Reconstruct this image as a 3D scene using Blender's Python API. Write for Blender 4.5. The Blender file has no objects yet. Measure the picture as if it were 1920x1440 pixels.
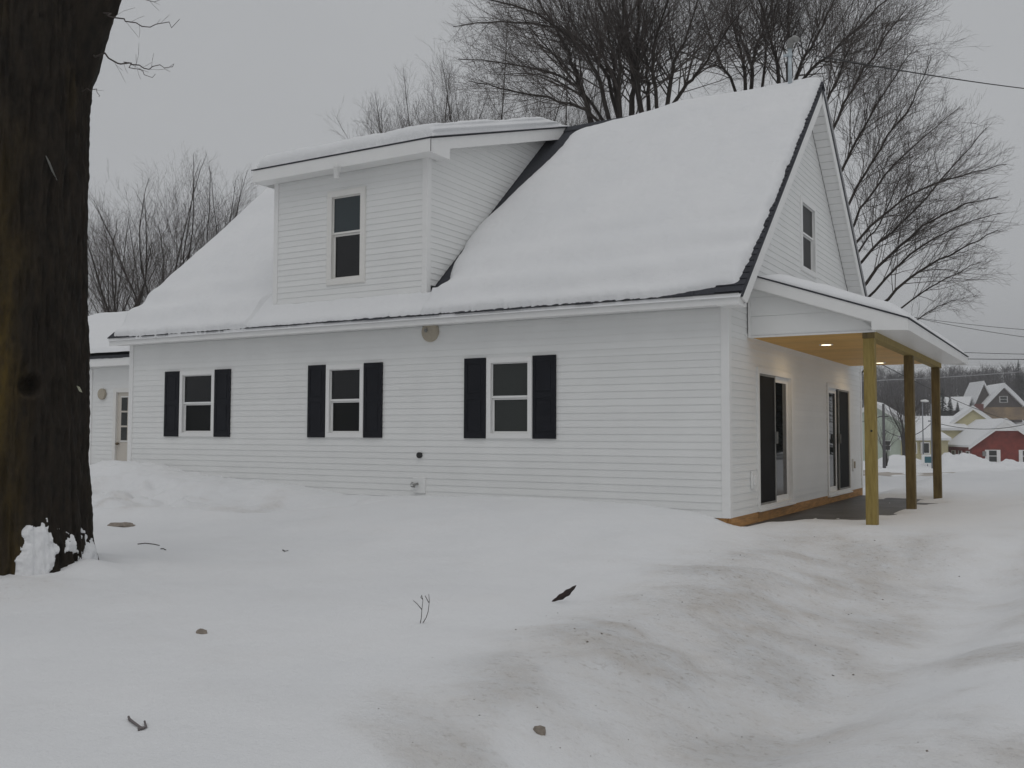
import bpy, math, random
import numpy as np
from mathutils import Matrix, Vector

random.seed(7)
RNG = np.random.default_rng(11)
S = bpy.context.scene
COL = S.collection
rad = math.radians

# ------------------------------------------------------------------ camera
FPX = 1820.93                                   # focal length in pixels of the 1920 px wide photograph
CAM = np.array([4.1362, -12.6663, 1.1218])
yaw, pitch, roll = rad(-30.6405), rad(2.9165), rad(0.1663)
_f = np.array([math.sin(yaw), math.cos(yaw), 0.0]); _r = np.array([math.cos(yaw), -math.sin(yaw), 0.0]); _u = np.array([0, 0, 1.0])
CF = _f * math.cos(pitch) + _u * math.sin(pitch)
_U = _u * math.cos(pitch) - _f * math.sin(pitch)
CR = _r * math.cos(roll) + _U * math.sin(roll)
CU = _U * math.cos(roll) - _r * math.sin(roll)
camd = bpy.data.cameras.new('camera'); cam = bpy.data.objects.new('camera', camd); COL.objects.link(cam)
camd.sensor_width = 36.0; camd.lens = FPX / 1920 * 36.0; camd.clip_end = 4000; camd.clip_start = 0.05
cam.matrix_world = Matrix(((CR[0], CU[0], -CF[0], CAM[0]), (CR[1], CU[1], -CF[1], CAM[1]), (CR[2], CU[2], -CF[2], CAM[2]), (0, 0, 0, 1)))
S.camera = cam

def ray(px, py): return CF + CR * (px - 960) / FPX - CU * (py - 720) / FPX
def at(px, py, depth): return CAM + ray(px, py) * depth          # survey point at a known distance
def on(px, py, ax, val):                                           # survey point on a known plane
    v = ray(px, py); i = 'xyz'.index(ax); return CAM + v * ((val - CAM[i]) / v[i])

# ------------------------------------------------------------------ light: overcast winter sky
SUN_EL, SUN_AZ = rad(62), rad(150)
w = bpy.data.worlds.new('World'); S.world = w; w.use_nodes = True
nt = w.node_tree; nt.nodes.clear()
sky = nt.nodes.new('ShaderNodeTexSky'); sky.sky_type = 'NISHITA'; sky.sun_disc = False
sky.sun_elevation = SUN_EL; sky.sun_rotation = SUN_AZ; sky.dust_density = 4.0; sky.air_density = 1.0
hs = nt.nodes.new('ShaderNodeHueSaturation'); hs.inputs['Saturation'].default_value = 0.25
mx = nt.nodes.new('ShaderNodeMix'); mx.data_type = 'RGBA'; mx.inputs['Factor'].default_value = 0.93
tc = nt.nodes.new('ShaderNodeTexCoord'); mp = nt.nodes.new('ShaderNodeMapping'); mp.inputs['Scale'].default_value = (1.2, 1.2, 3.0)
nz = nt.nodes.new('ShaderNodeTexNoise'); nz.inputs['Scale'].default_value = 1.6; nz.inputs['Detail'].default_value = 3.0
cr = nt.nodes.new('ShaderNodeValToRGB')
cr.color_ramp.elements[0].position = 0.3; cr.color_ramp.elements[0].color = (4.03, 4.13, 4.26, 1)
cr.color_ramp.elements[1].position = 0.7; cr.color_ramp.elements[1].color = (4.31, 4.41, 4.55, 1)
bg = nt.nodes.new('ShaderNodeBackground'); bg.inputs['Strength'].default_value = 0.1
wo = nt.nodes.new('ShaderNodeOutputWorld')
L = nt.links.new
L(sky.outputs['Color'], hs.inputs['Color']); L(hs.outputs['Color'], mx.inputs['A'])
L(tc.outputs['Generated'], mp.inputs['Vector']); L(mp.outputs['Vector'], nz.inputs['Vector'])
L(nz.outputs['Fac'], cr.inputs['Fac']); L(cr.outputs['Color'], mx.inputs['B'])
L(mx.outputs['Result'], bg.inputs['Color']); L(bg.outputs['Background'], wo.inputs['Surface'])
sd = bpy.data.lights.new('sun', 'SUN'); sd.energy = 0.45; sd.angle = rad(50); sd.color = (1.0, 0.985, 0.96)
so = bpy.data.objects.new('sun', sd); COL.objects.link(so)
sdir = Vector((math.cos(SUN_EL) * math.sin(SUN_AZ), math.cos(SUN_EL) * math.cos(SUN_AZ), math.sin(SUN_EL)))
so.rotation_euler = (-sdir).to_track_quat('-Z', 'Y').to_euler(); so.location = (0, -20, 40)
S.view_settings.view_transform = 'Standard'; S.view_settings.look = 'None'
S.view_settings.exposure = 0.10; S.view_settings.gamma = 1.0; S.view_settings.use_curve_mapping = False
S.cycles.max_bounces = 6; S.cycles.use_denoising = True

# ------------------------------------------------------------------ noise
_perm = np.random.default_rng(3).permutation(512)
_perm = np.concatenate([_perm, _perm, _perm])
_grad = np.random.default_rng(4).normal(size=(512, 3)); _grad /= np.linalg.norm(_grad, axis=1)[:, None]
def noise(x, y, z=0.0):
    x, y, z = np.broadcast_arrays(np.asarray(x, float), np.asarray(y, float), np.asarray(z, float))
    xi, yi, zi = np.floor(x).astype(int), np.floor(y).astype(int), np.floor(z).astype(int)
    fx, fy, fz = x - xi, y - yi, z - zi
    u, v, t = [q * q * q * (q * (q * 6 - 15) + 10) for q in (fx, fy, fz)]
    out = 0
    for a in (0, 1):
        for b in (0, 1):
            for c in (0, 1):
                g = _grad[_perm[(_perm[(_perm[(xi + a) & 511] + yi + b) & 511] + zi + c) & 511] & 511]
                d = g[..., 0] * (fx - a) + g[..., 1] * (fy - b) + g[..., 2] * (fz - c)
                out = out + d * (u if a else 1 - u) * (v if b else 1 - v) * (t if c else 1 - t)
    return out * 1.5
def fbm(x, y, z=0.0, o=4):
    s, a = 0, 1.0
    for i in range(o):
        s = s + a * noise(np.asarray(x) * 2 ** i + 17 * i, np.asarray(y) * 2 ** i + 5 * i, np.asarray(z) * 2 ** i); a *= 0.5
    return s
def sm(a, b, x):
    t = np.clip((np.asarray(x, float) - a) / (b - a), 0, 1); return t * t * (3 - 2 * t)

# ------------------------------------------------------------------ mesh helpers
class MB:
    def __init__(s): s.v = []; s.f = []
    def quadbox(s, c8):
        o = len(s.v); s.v += [tuple(p) for p in c8]
        s.f += [(o, o+3, o+2, o+1), (o+4, o+5, o+6, o+7), (o, o+1, o+5, o+4), (o+1, o+2, o+6, o+5), (o+2, o+3, o+7, o+6), (o+3, o, o+4, o+7)]
        return s
    def box(s, x0, x1, y0, y1, z0, z1):
        return s.quadbox([(x0, y0, z0), (x1, y0, z0), (x1, y1, z0), (x0, y1, z0), (x0, y0, z1), (x1, y0, z1), (x1, y1, z1), (x0, y1, z1)])
    def prism(s, poly, off):                         # a polygon swept by an offset vector
        o = len(s.v); n = len(poly); off = np.array(off, float)
        s.v += [tuple(p) for p in poly] + [tuple(np.array(p) + off) for p in poly]
        s.f += [tuple(range(o + n - 1, o - 1, -1)), tuple(range(o + n, o + 2 * n))]
        for i in range(n):
            j = (i + 1) % n; s.f.append((o + i, o + j, o + n + j, o + n + i))
        return s
    def tube(s, pts, rs, n=10, cap=True):
        pts = [np.array(p, float) for p in pts]; o = len(s.v); prev = None
        for i, p in enumerate(pts):
            d = pts[min(i + 1, len(pts) - 1)] - pts[max(i - 1, 0)]; d = d / (np.linalg.norm(d) + 1e-9)
            a = prev if prev is not None else (np.array([1, 0, 0.]) if abs(d[0]) < .8 else np.array([0, 1, 0.]))
            a = a - d * (a @ d); a /= np.linalg.norm(a); b = np.cross(d, a); prev = a
            for k in range(n):
                t = 2 * math.pi * k / n; s.v.append(tuple(p + rs[i] * (a * math.cos(t) + b * math.sin(t))))
        for i in range(len(pts) - 1):
            for k in range(n):
                k2 = (k + 1) % n; s.f.append((o + i*n + k, o + i*n + k2, o + (i+1)*n + k2, o + (i+1)*n + k))
        if cap:
            s.f.append(tuple(range(o + n - 1, o - 1, -1))); e = o + (len(pts) - 1) * n; s.f.append(tuple(range(e, e + n)))
        return s
    def build(s, name, m, parent=None, smooth=False, bevel=0):
        me = bpy.data.meshes.new(name); me.from_pydata(s.v, [], s.f); me.materials.append(m)
        if smooth: me.polygons.foreach_set('use_smooth', [True] * len(me.polygons))
        me.update()
        return link(name, me, parent, bevel)
def link(name, me, parent=None, bevel=0):
    o = bpy.data.objects.new(name, me); COL.objects.link(o)
    if parent is not None:
        o.parent = parent
        if parent.parent is None: o.matrix_parent_inverse = Matrix.Translation(-parent.location)     # meshes carry world coordinates
    if bevel:
        b = o.modifiers.new('bevel', 'BEVEL'); b.width = bevel; b.segments = 2; b.limit_method = 'ANGLE'
    return o
def npmesh(name, V, Q, m, parent=None, smooth=True, attr=None):
    V = np.asarray(V, np.float32); Q = np.asarray(Q, np.int32); k = Q.shape[1]
    me = bpy.data.meshes.new(name); me.vertices.add(len(V)); me.vertices.foreach_set('co', V.ravel())
    me.loops.add(Q.size); me.loops.foreach_set('vertex_index', Q.ravel())
    me.polygons.add(len(Q)); me.polygons.foreach_set('loop_start', np.arange(0, Q.size, k, dtype=np.int32))
    me.polygons.foreach_set('use_smooth', np.full(len(Q), smooth))
    me.materials.append(m)
    for an, av in (attr or {}).items():
        a = me.attributes.new(an, 'FLOAT', 'POINT'); a.data.foreach_set('value', np.asarray(av, np.float32).ravel())
    me.update(calc_edges=True); me.validate()
    return link(name, me, parent)
def gridquads(nu, nv, wrap=False):
    i, j = np.meshgrid(np.arange(nu if wrap else nu - 1), np.arange(nv - 1), indexing='ij'); i2 = (i + 1) % nu
    return np.stack([i * nv + j, i2 * nv + j, i2 * nv + j + 1, i * nv + j + 1], -1).reshape(-1, 4)
def tag(o, label=None, cat=None, group=None, kind=None):
    if label: o['label'] = label
    if cat: o['category'] = cat
    if group: o['group'] = group
    if kind: o['kind'] = kind
    return o
def empty(name, loc, label, cat, group=None):
    o = bpy.data.objects.new(name, None); COL.objects.link(o); o.location = tuple(float(q) for q in loc); o.empty_display_size = 0.2
    return tag(o, label, cat, group)

# ------------------------------------------------------------------ materials
def mat(name, col, rough=0.6, var=0.0, vscale=4.0, stretch=(1, 1, 1), bump=0.0, bscale=30.0, spec=0.5, obj_var=0.0, metallic=0.0, col2=None):
    m = bpy.data.materials.new(name); m.use_nodes = True; n = m.node_tree.nodes; l = m.node_tree.links.new
    b = n['Principled BSDF']; b.inputs['Roughness'].default_value = rough; b.inputs['Specular IOR Level'].default_value = spec; b.inputs['Metallic'].default_value = metallic
    b.inputs['Base Color'].default_value = (*col, 1)
    t = n.new('ShaderNodeTexCoord'); mpn = n.new('ShaderNodeMapping'); mpn.inputs['Scale'].default_value = stretch; l(t.outputs['Object'], mpn.inputs['Vector'])
    src = None
    if var or col2:
        z = n.new('ShaderNodeTexNoise'); z.inputs['Scale'].default_value = vscale; z.inputs['Detail'].default_value = 6; z.inputs['Roughness'].default_value = .6
        l(mpn.outputs['Vector'], z.inputs['Vector'])
        r = n.new('ShaderNodeValToRGB'); r.color_ramp.elements[0].position = .32; r.color_ramp.elements[1].position = .68
        a = tuple(c * (1 - var) for c in col) if not col2 else col
        c2 = tuple(min(1, c * (1 + var)) for c in col) if not col2 else col2
        r.color_ramp.elements[0].color = (*a, 1); r.color_ramp.elements[1].color = (*c2, 1)
        l(z.outputs['Fac'], r.inputs['Fac']); src = r.outputs['Color']
    if obj_var:
        oi = n.new('ShaderNodeObjectInfo'); h = n.new('ShaderNodeHueSaturation'); mr = n.new('ShaderNodeMapRange')
        mr.inputs['To Min'].default_value = 1 - obj_var; mr.inputs['To Max'].default_value = 1 + obj_var
        l(oi.outputs['Random'], mr.inputs['Value']); l(mr.outputs['Result'], h.inputs['Value'])
        if src: l(src, h.inputs['Color'])
        else: h.inputs['Color'].default_value = (*col, 1)
        src = h.outputs['Color']
    if src: l(src, b.inputs['Base Color'])
    if bump:
        z2 = n.new('ShaderNodeTexNoise'); z2.inputs['Scale'].default_value = bscale; z2.inputs['Detail'].default_value = 6
        l(mpn.outputs['Vector'], z2.inputs['Vector'])
        bp = n.new('ShaderNodeBump'); bp.inputs['Strength'].default_value = bump; bp.inputs['Distance'].default_value = .02
        l(z2.outputs['Fac'], bp.inputs['Height']); l(bp.outputs['Normal'], b.inputs['Normal'])
    return m

def snow_material(name, dirty=False, base=(0.775, 0.78, 0.79)):
    m = bpy.data.materials.new(name); m.use_nodes = True; n = m.node_tree.nodes; l = m.node_tree.links.new
    b = n['Principled BSDF']; b.inputs['Roughness'].default_value = .75; b.inputs['Specular IOR Level'].default_value = .25
    t = n.new('ShaderNodeTexCoord')
    z = n.new('ShaderNodeTexNoise'); z.inputs['Scale'].default_value = .9; z.inputs['Detail'].default_value = 5; l(t.outputs['Object'], z.inputs['Vector'])
    r = n.new('ShaderNodeValToRGB'); r.color_ramp.elements[0].position = .3; r.color_ramp.elements[1].position = .7
    r.color_ramp.elements[0].color = (base[0] * .955, base[1] * .96, base[2] * .965, 1); r.color_ramp.elements[1].color = (*base, 1)
    l(z.outputs['Fac'], r.inputs['Fac']); src = r.outputs['Color']
    if dirty:
        at_ = n.new('ShaderNodeAttribute'); at_.attribute_name = 'dirt'
        mp1 = n.new('ShaderNodeMapping'); mp1.inputs['Rotation'].default_value = (0, 0, rad(-35)); mp1.inputs['Scale'].default_value = (1.0, 1.3, 1.3); l(t.outputs['Object'], mp1.inputs['Vector'])
        n1 = n.new('ShaderNodeTexNoise'); n1.inputs['Scale'].default_value = 2.2; n1.inputs['Detail'].default_value = 12; n1.inputs['Roughness'].default_value = .72; l(mp1.outputs['Vector'], n1.inputs['Vector'])
        n2 = n.new('ShaderNodeTexNoise'); n2.inputs['Scale'].default_value = 16; n2.inputs['Detail'].default_value = 8; n2.inputs['Roughness'].default_value = .7; l(mp1.outputs['Vector'], n2.inputs['Vector'])
        r1 = n.new('ShaderNodeMapRange'); r1.inputs['From Min'].default_value = .34; r1.inputs['From Max'].default_value = .70; l(n1.outputs['Fac'], r1.inputs['Value'])
        r1.inputs['To Max'].default_value = .60; m1 = n.new('ShaderNodeMath'); m1.operation = 'MULTIPLY'; l(at_.outputs['Fac'], m1.inputs[0]); l(r1.outputs['Result'], m1.inputs[1])
        mixa = n.new('ShaderNodeMix'); mixa.data_type = 'RGBA'; l(m1.outputs['Value'], mixa.inputs['Factor']); l(src, mixa.inputs['A']); mixa.inputs['B'].default_value = (.56, .485, .40, 1)
        r2 = n.new('ShaderNodeMapRange'); r2.inputs['From Min'].default_value = .55; r2.inputs['From Max'].default_value = .72; l(n2.outputs['Fac'], r2.inputs['Value'])
        m2 = n.new('ShaderNodeMath'); m2.operation = 'MULTIPLY'; l(at_.outputs['Fac'], m2.inputs[0]); l(r2.outputs['Result'], m2.inputs[1])
        m3 = n.new('ShaderNodeMath'); m3.operation = 'MULTIPLY'; l(m2.outputs['Value'], m3.inputs[0]); m3.inputs[1].default_value = .70
        mixb = n.new('ShaderNodeMix'); mixb.data_type = 'RGBA'; l(m3.outputs['Value'], mixb.inputs['Factor']); l(mixa.outputs['Result'], mixb.inputs['A']); mixb.inputs['B'].default_value = (.28, .235, .185, 1)
        src = mixb.outputs['Result']
    l(src, b.inputs['Base Color'])
    za = n.new('ShaderNodeTexNoise'); za.inputs['Scale'].default_value = 9; za.inputs['Detail'].default_value = 4; l(t.outputs['Object'], za.inputs['Vector'])
    zb = n.new('ShaderNodeTexNoise'); zb.inputs['Scale'].default_value = 70; zb.inputs['Detail'].default_value = 4; l(t.outputs['Object'], zb.inputs['Vector'])
    ba = n.new('ShaderNodeBump'); ba.inputs['Strength'].default_value = .22; ba.inputs['Distance'].default_value = .05; l(za.outputs['Fac'], ba.inputs['Height'])
    bb = n.new('ShaderNodeBump'); bb.inputs['Strength'].default_value = .6; bb.inputs['Distance'].default_value = .010; l(zb.outputs['Fac'], bb.inputs['Height'])
    if dirty:
        zc = n.new('ShaderNodeTexNoise'); zc.inputs['Scale'].default_value = 15; zc.inputs['Detail'].default_value = 7; zc.inputs['Roughness'].default_value = .7; l(mp1.outputs['Vector'], zc.inputs['Vector'])
        mc = n.new('ShaderNodeMath'); mc.operation = 'MULTIPLY'; l(zc.outputs['Fac'], mc.inputs[0]); l(at_.outputs['Fac'], mc.inputs[1])
        bc = n.new('ShaderNodeBump'); bc.inputs['Strength'].default_value = .75; bc.inputs['Distance'].default_value = .06; l(mc.outputs['Value'], bc.inputs['Height'])
        l(ba.outputs['Normal'], bc.inputs['Normal']); ba = bc
    l(ba.outputs['Normal'], bb.inputs['Normal']); l(bb.outputs['Normal'], b.inputs['Normal'])
    return m

M_SNOW = snow_material('snow'); M_SNOWG = snow_material('ground_snow', dirty=True)
M_SIDING = mat('white_vinyl_siding', (.775, .78, .77), .5, var=.025, vscale=1.5, obj_var=.018)
M_TRIM = mat('white_trim', (.80, .80, .79), .45, var=.02)
M_VINYL = mat('window_vinyl', (.76, .75, .72), .4, var=.02)
M_SHUT = mat('charcoal_shutter', (.0105, .0115, .016), .6, var=.12, spec=.2)
M_SHINGLE = mat('asphalt_shingle', (.032, .034, .042), .9, var=.3, vscale=40, bump=.5, bscale=160, obj_var=.25)
M_DRIP = mat('black_drip_edge', (.02, .02, .022), .5)
M_PANE = mat('dark_glass', (.007, .008, .009), .03, spec=.45)
M_PANE2 = mat('dim_glass', (.027, .031, .029), .03, spec=.45)
M_SCRG = mat('screened_glass', (.011, .012, .012), .3, spec=.12)
M_SKYG = mat('sky_reflection_glass', (.026, .038, .043), .04, spec=.5)  # upper dormer pane: bluish sky reflection put into the base colour
M_SCREEN = mat('black_screen', (.010, .010, .010), .7, spec=.15)
M_SILL = mat('orange_sill_wood', (.42, .22, .075), .7, var=.35, vscale=3, stretch=(12, 1.2, 12), bump=.2)
M_POST = mat('yellow_treated_pine', (.22, .155, .036), .7, stretch=(6, 6, .7), vscale=5, col2=(.34, .255, .075), bump=.3, bscale=40)
M_POST2 = mat('brown_treated_pine', (.095, .064, .02), .7, stretch=(6, 6, .7), vscale=5, col2=(.19, .135, .045), bump=.3, bscale=40)
M_CEIL = mat('pine_ceiling', (.64, .35, .075), .6, stretch=(.8, 8, 8), vscale=4, col2=(.76, .47, .14), obj_var=.07)
M_CONC = mat('wet_concrete', (.07, .068, .066), .55, var=.45, vscale=1.8, bump=.15)
M_BARK = mat('bare_tree_bark', (.040, .033, .028), .9, var=.35, vscale=3)
M_TWIG = mat('bare_twigs', (.068, .056, .050), .9, var=.3, vscale=2)
M_BEIGE = mat('beige_plastic', (.40, .355, .28), .5, var=.08, vscale=20)
M_BLACK = mat('black_plastic', (.012, .012, .012), .5)
M_GALV = mat('galvanised_steel', (.42, .47, .50), .45, var=.15, vscale=10, metallic=.3)
M_GREYM = mat('grey_metal', (.25, .25, .24), .5, var=.15, vscale=10)
M_WIRE = mat('black_cable', (.02, .02, .02), .7)
M_WIRE2 = mat('pale_cable', (.45, .45, .47), .6)
M_DOOR = mat('cream_entry_door', (.56, .52, .46), .45, var=.03)
M_BRASS = mat('tarnished_knob', (.16, .12, .08), .35, metallic=.6)

def emission(name, col, strength):
    m = bpy.data.materials.new(name); m.use_nodes = True; n = m.node_tree.nodes; b = n['Principled BSDF']
    b.inputs['Emission Color'].default_value = (*col, 1); b.inputs['Emission Strength'].default_value = strength; b.inputs['Base Color'].default_value = (.8, .8, .8, 1)
    return m
M_LAMP = emission('warm_lamp', (1, .86, .55), 5.0)

def bark_material():
    m = bpy.data.materials.new('mossy_maple_bark'); m.use_nodes = True; n = m.node_tree.nodes; l = m.node_tree.links.new
    b = n['Principled BSDF']; b.inputs['Roughness'].default_value = .9; b.inputs['Specular IOR Level'].default_value = .2
    t = n.new('ShaderNodeTexCoord'); mpn = n.new('ShaderNodeMapping'); mpn.inputs['Scale'].default_value = (5, 5, 1.7); l(t.outputs['Object'], mpn.inputs['Vector'])
    z = n.new('ShaderNodeTexNoise'); z.inputs['Scale'].default_value = 2.2; z.inputs['Detail'].default_value = 8; z.inputs['Roughness'].default_value = .65; l(mpn.outputs['Vector'], z.inputs['Vector'])
    r = n.new('ShaderNodeValToRGB'); r.color_ramp.elements[0].position = .3; r.color_ramp.elements[1].position = .72
    r.color_ramp.elements[0].color = (.010, .0085, .007, 1); r.color_ramp.elements[1].color = (.031, .024, .017, 1); l(z.outputs['Fac'], r.inputs['Fac'])
    am = n.new('ShaderNodeAttribute'); am.attribute_name = 'moss'
    z2 = n.new('ShaderNodeTexNoise'); z2.inputs['Scale'].default_value = 1.3; z2.inputs['Detail'].default_value = 7; z2.inputs['Roughness'].default_value = .7; l(mpn.outputs['Vector'], z2.inputs['Vector'])
    mr = n.new('ShaderNodeMapRange'); mr.inputs['From Min'].default_value = .33; mr.inputs['From Max'].default_value = .60; l(z2.outputs['Fac'], mr.inputs['Value'])
    mm = n.new('ShaderNodeMath'); mm.operation = 'MULTIPLY'; l(mr.outputs['Result'], mm.inputs[0]); l(am.outputs['Fac'], mm.inputs[1])
    mi = n.new('ShaderNodeMix'); mi.data_type = 'RGBA'; l(mm.outputs['Value'], mi.inputs['Factor']); l(r.outputs['Color'], mi.inputs['A']); mi.inputs['B'].default_value = (.095, .064, .015, 1)
    l(mi.outputs['Result'], b.inputs['Base Color'])
    bp = n.new('ShaderNodeBump'); bp.inputs['Strength'].default_value = .6; bp.inputs['Distance'].default_value = .03; l(z.outputs['Fac'], bp.inputs['Height']); l(bp.outputs['Normal'], b.inputs['Normal'])
    return m
M_MAPLE = bark_material()

# ------------------------------------------------------------------ the ground
EX = -0.334                                   # eave overhang line
PX, PY = -4.79, -7.06                         # big maple at the left edge
WALLX = np.array([-16, -13.4, -12.5, -12.0, -11.2, -10.5, -9.1, -7.7, -6.6, -5.1, -3.9, -3.0, -2.1, -1.28, -.5, 0, 1])
WALLZ = np.array([-.05, .05, .40, .50, .45, .36, .27, .22, .09, .12, .165, .175, .165, .14, .07, -.03, -.09])
def seg_dist(x, y, pts):
    d = np.full(np.shape(x), 1e9)
    for (ax, ay), (bx, by) in zip(pts[:-1], pts[1:]):
        t = np.clip(((x - ax) * (bx - ax) + (y - ay) * (by - ay)) / ((bx - ax) ** 2 + (by - ay) ** 2), 0, 1)
        d = np.minimum(d, np.hypot(x - ax - t * (bx - ax), y - ay - t * (by - ay)))
    return d
PATH = [(-15.2, 1.2), (-13.6, -1.9), (-11.4, -2.4), (-9.2, -2.1), (-7.4, -1.5), (-6.4, -0.8)]
def height(x, y, want_dirt=False):
    x = np.asarray(x, float); y = np.asarray(y, float)
    n1 = fbm(x * .35, y * .35, 1.0, 3); n2 = fbm(x * 1.3, y * 1.3, 5.0, 4); n3 = fbm(x * 4.0, y * 4.0, 9.0, 3)
    lawn = -.24 - .10 * sm(-3, -11, y) + .05 * n1
    wz = np.interp(x, WALLX, WALLZ)
    drift = sm(-5.2, -.15, y) ** 1.25
    near_house = sm(-15.5, -13, x) * sm(.9, -.4, x)
    h = lawn + (wz - lawn) * drift * near_house * sm(3.0, .3, y) + .014 * n2
    # pile shovelled against the left corner of the house
    pile = np.exp(-((x + 11.8) / 1.3) ** 2 - ((y + .55) / .75) ** 2)
    tail = np.exp(-((x + 9.7) / 1.9) ** 2 - ((y + .45) / .7) ** 2)
    lump = sm(0.05, .5, pile + .7 * tail)
    h = h + .06 * pile + .03 * tail + lump * (.06 * n2 + .035 * n3)
    # trodden path with broken snow
    dp = seg_dist(x, y, PATH) + .22 * n2
    tr = sm(1.35, .5, dp) * sm(-.35, -1.3, y)
    h = h - .20 * tr + tr * sm(-5.5, -10.5, x) * (.26 * np.abs(noise(x * 1.9, y * 1.9, 4.4)) + .10 * np.abs(n3) + .05 * n2)
    toe = np.exp(-((y + 1.55 + .10 * (x + 10) + .25 * n2) / .22) ** 2) * sm(-13, -12.3, x) * sm(-8.0, -9.6, x)
    h = h - .16 * toe * (.6 + .8 * np.abs(n2)) + .12 * sm(.25, .6, noise(x * 2.1 + 3, y * 2.1, 2)) * sm(1.5, .6, dp) * sm(-7, -10.5, x)
    led = np.exp(-((dp - 1.15) / .28) ** 2) * sm(-5.5, -8, x) * sm(-1.4, -2.4, y)
    h = h + .10 * led
    # ploughed drive beside the house with its bank
    drv = sm(.35, 2.75, x + .09 * n1 + .05 * (y + 4))
    depth = .33 * sm(2.4, -3.8, y) + .03
    dirtband = sm(.15, 1.1, x + .25 * n1) * sm(3.4, 2.3, x) * sm(1.0, -.6, y) * sm(-9.4, -6.5, y)
    h = h - drv * depth * sm(9.5, 5, x)
    cx_ = np.interp(y, [-9.5, -7.6, -6.2, -4.3, -2, 1.1, 5], [1.7, 2.35, 2.7, 3.0, 3.2, 3.45, 3.9])
    h = h - .085 * np.exp(-((x - cx_) / .42) ** 2) * sm(4.5, 0, y)
    h = h + .23 * np.exp(-((x - cx_ - 1.05) / .80) ** 2) * sm(4, -1, y)
    crest = np.exp(-((x - (1.15 - .03 * (y + 3))) / .55) ** 2) * sm(.4, -1.2, y) * sm(-9.5, -6.5, y)
    h = h + crest * (.075 + .018 * n2)
    h = h + dirtband * (.016 * n2 + .012 * n3 + .010 * fbm(x * 11, y * 11, 3, 2))
    # snow right of and in front of the porch
    side = sm(-.2, .6, x) * sm(-1.2, .4, y)
    tgt = -.085 + .04 * n1 + .26 * sm(2.1, 4.6, x) * sm(-.5, 5, y)
    h = h + side * (tgt - h)
    pat = sm(-.05, .15, x) * sm(1.72, 1.2, x + .35 * n2) * sm(1.5, 2.8, y + .9 * n2) * sm(8.4, 7.6, y + .2 * n2)
    pat = pat * sm(.32, -.02, n2 * .5 + n3 * .25 - .25 * sm(1.2, 3, y) + .02)
    h = h - pat * .13
    # base of the maple
    rt = np.hypot(x - PX, y - PY)
    h = h + .13 * np.exp(-((rt - .75) / .5) ** 2) * (1 + .6 * n2)
    # behind the house the lot ends and drops to the road, then the hill
    ye = np.clip(19.5 + 1.6 * x, 14, 30)
    drop = sm(0, 22, y - ye)
    h = h + .12 * sm(6, 0, np.abs(y - ye)) * (.4 + n1) * sm(10, 14, y)
    far = -2.3 + .25 * n1
    h = h * (1 - drop) + far * drop
    hill = np.clip((y - 165) / 330, 0, 1.4)
    h = h + 30 * (hill ** 1.15) * (1 + .12 * fbm(x * .01, y * .01, 2, 2)) 
    h = h - .22 * sm(-.35, -.1, -np.abs(x + 6.05) + 5.9) * sm(.05, .25, y) * sm(8.8, 8.6, y)
    if want_dirt:
        d = dirtband * (.55 + .45 * sm(-.3, .5, n2)) + .45 * np.exp(-((x - 3.7) / .9) ** 2) * sm(-6, -8, y)
        d = d + .5 * sm(2.9, 3.7, x) * sm(7, 5, x) * sm(3, 0, y) * sm(-.3, .5, n2)
        d = d + .7 * np.exp(-((x + 12.75) / .3) ** 2 - ((y + 1.0) / .45) ** 2) + .55 * tr * sm(.0, .5, n2) * .8 + .10 * sm(-.1, .7, n2)
        d = d + 1.1 * np.exp(-((x + 8.6) / .45) ** 2 - ((y + 2.9) / .16) ** 2)
        d = d + .5 * sm(.2, .6, fbm(x * .5 + 9, y * .5, 3, 3)) * sm(.3, 1.4, x) * sm(1.0, -2, y)
        d = d + .35 * np.exp(-((np.hypot(x - PX - .9, y - PY + .55)) / .5) ** 2)
        return h, np.clip(d, 0, 1)
    return h
def spaced(lo, hi, step, ratio, outlo, outhi):
    mid = list(np.arange(lo, hi, step)); s = step; p = lo; left = []
    while p > outlo: s *= ratio; p -= s; left.append(p)
    s = step; p = mid[-1]; right = []
    while p < outhi: s *= ratio; p += s; right.append(p)
    return np.array(left[::-1] + mid + right)
gx = spaced(-14.5, 6.0, .075, 1.045, -700, 700); gy = spaced(-11.6, 2.6, .065, 1.028, -500, 900)
GX, GY = np.meshgrid(gx, gy, indexing='ij')
GH, GD = height(GX, GY, True)
ground = npmesh('snowy_ground', np.stack([GX, GY, GH], -1).reshape(-1, 3), gridquads(len(gx), len(gy)), M_SNOWG, attr={'dirt': GD.ravel()})
tag(ground, 'snow covered yard with a dirty ploughed bank', kind='structure')
patio = MB().box(.02, 1.9, .6, 8.6, -.3, -.145).build('patio', M_CONC); tag(patio, 'dark wet patio slab under the porch', kind='structure')

# ------------------------------------------------------------------ the white house
Lx, D, H = 12.136, 8.846, 2.85
OVX, EZ, YR, ZR = .292, 2.978, 4.423, 7.255
SL = (ZR - EZ) / (YR - EX)                      # main roof slope
def roof_z(y): return EZ + SL * (y - EX) if y <= YR else EZ + SL * (2 * YR - y - EX)
house = empty('white_house', (-6, 4.4, 0), 'white sided house with snowy roof, shed dormer, dark shutters and open porch', 'house')

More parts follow.
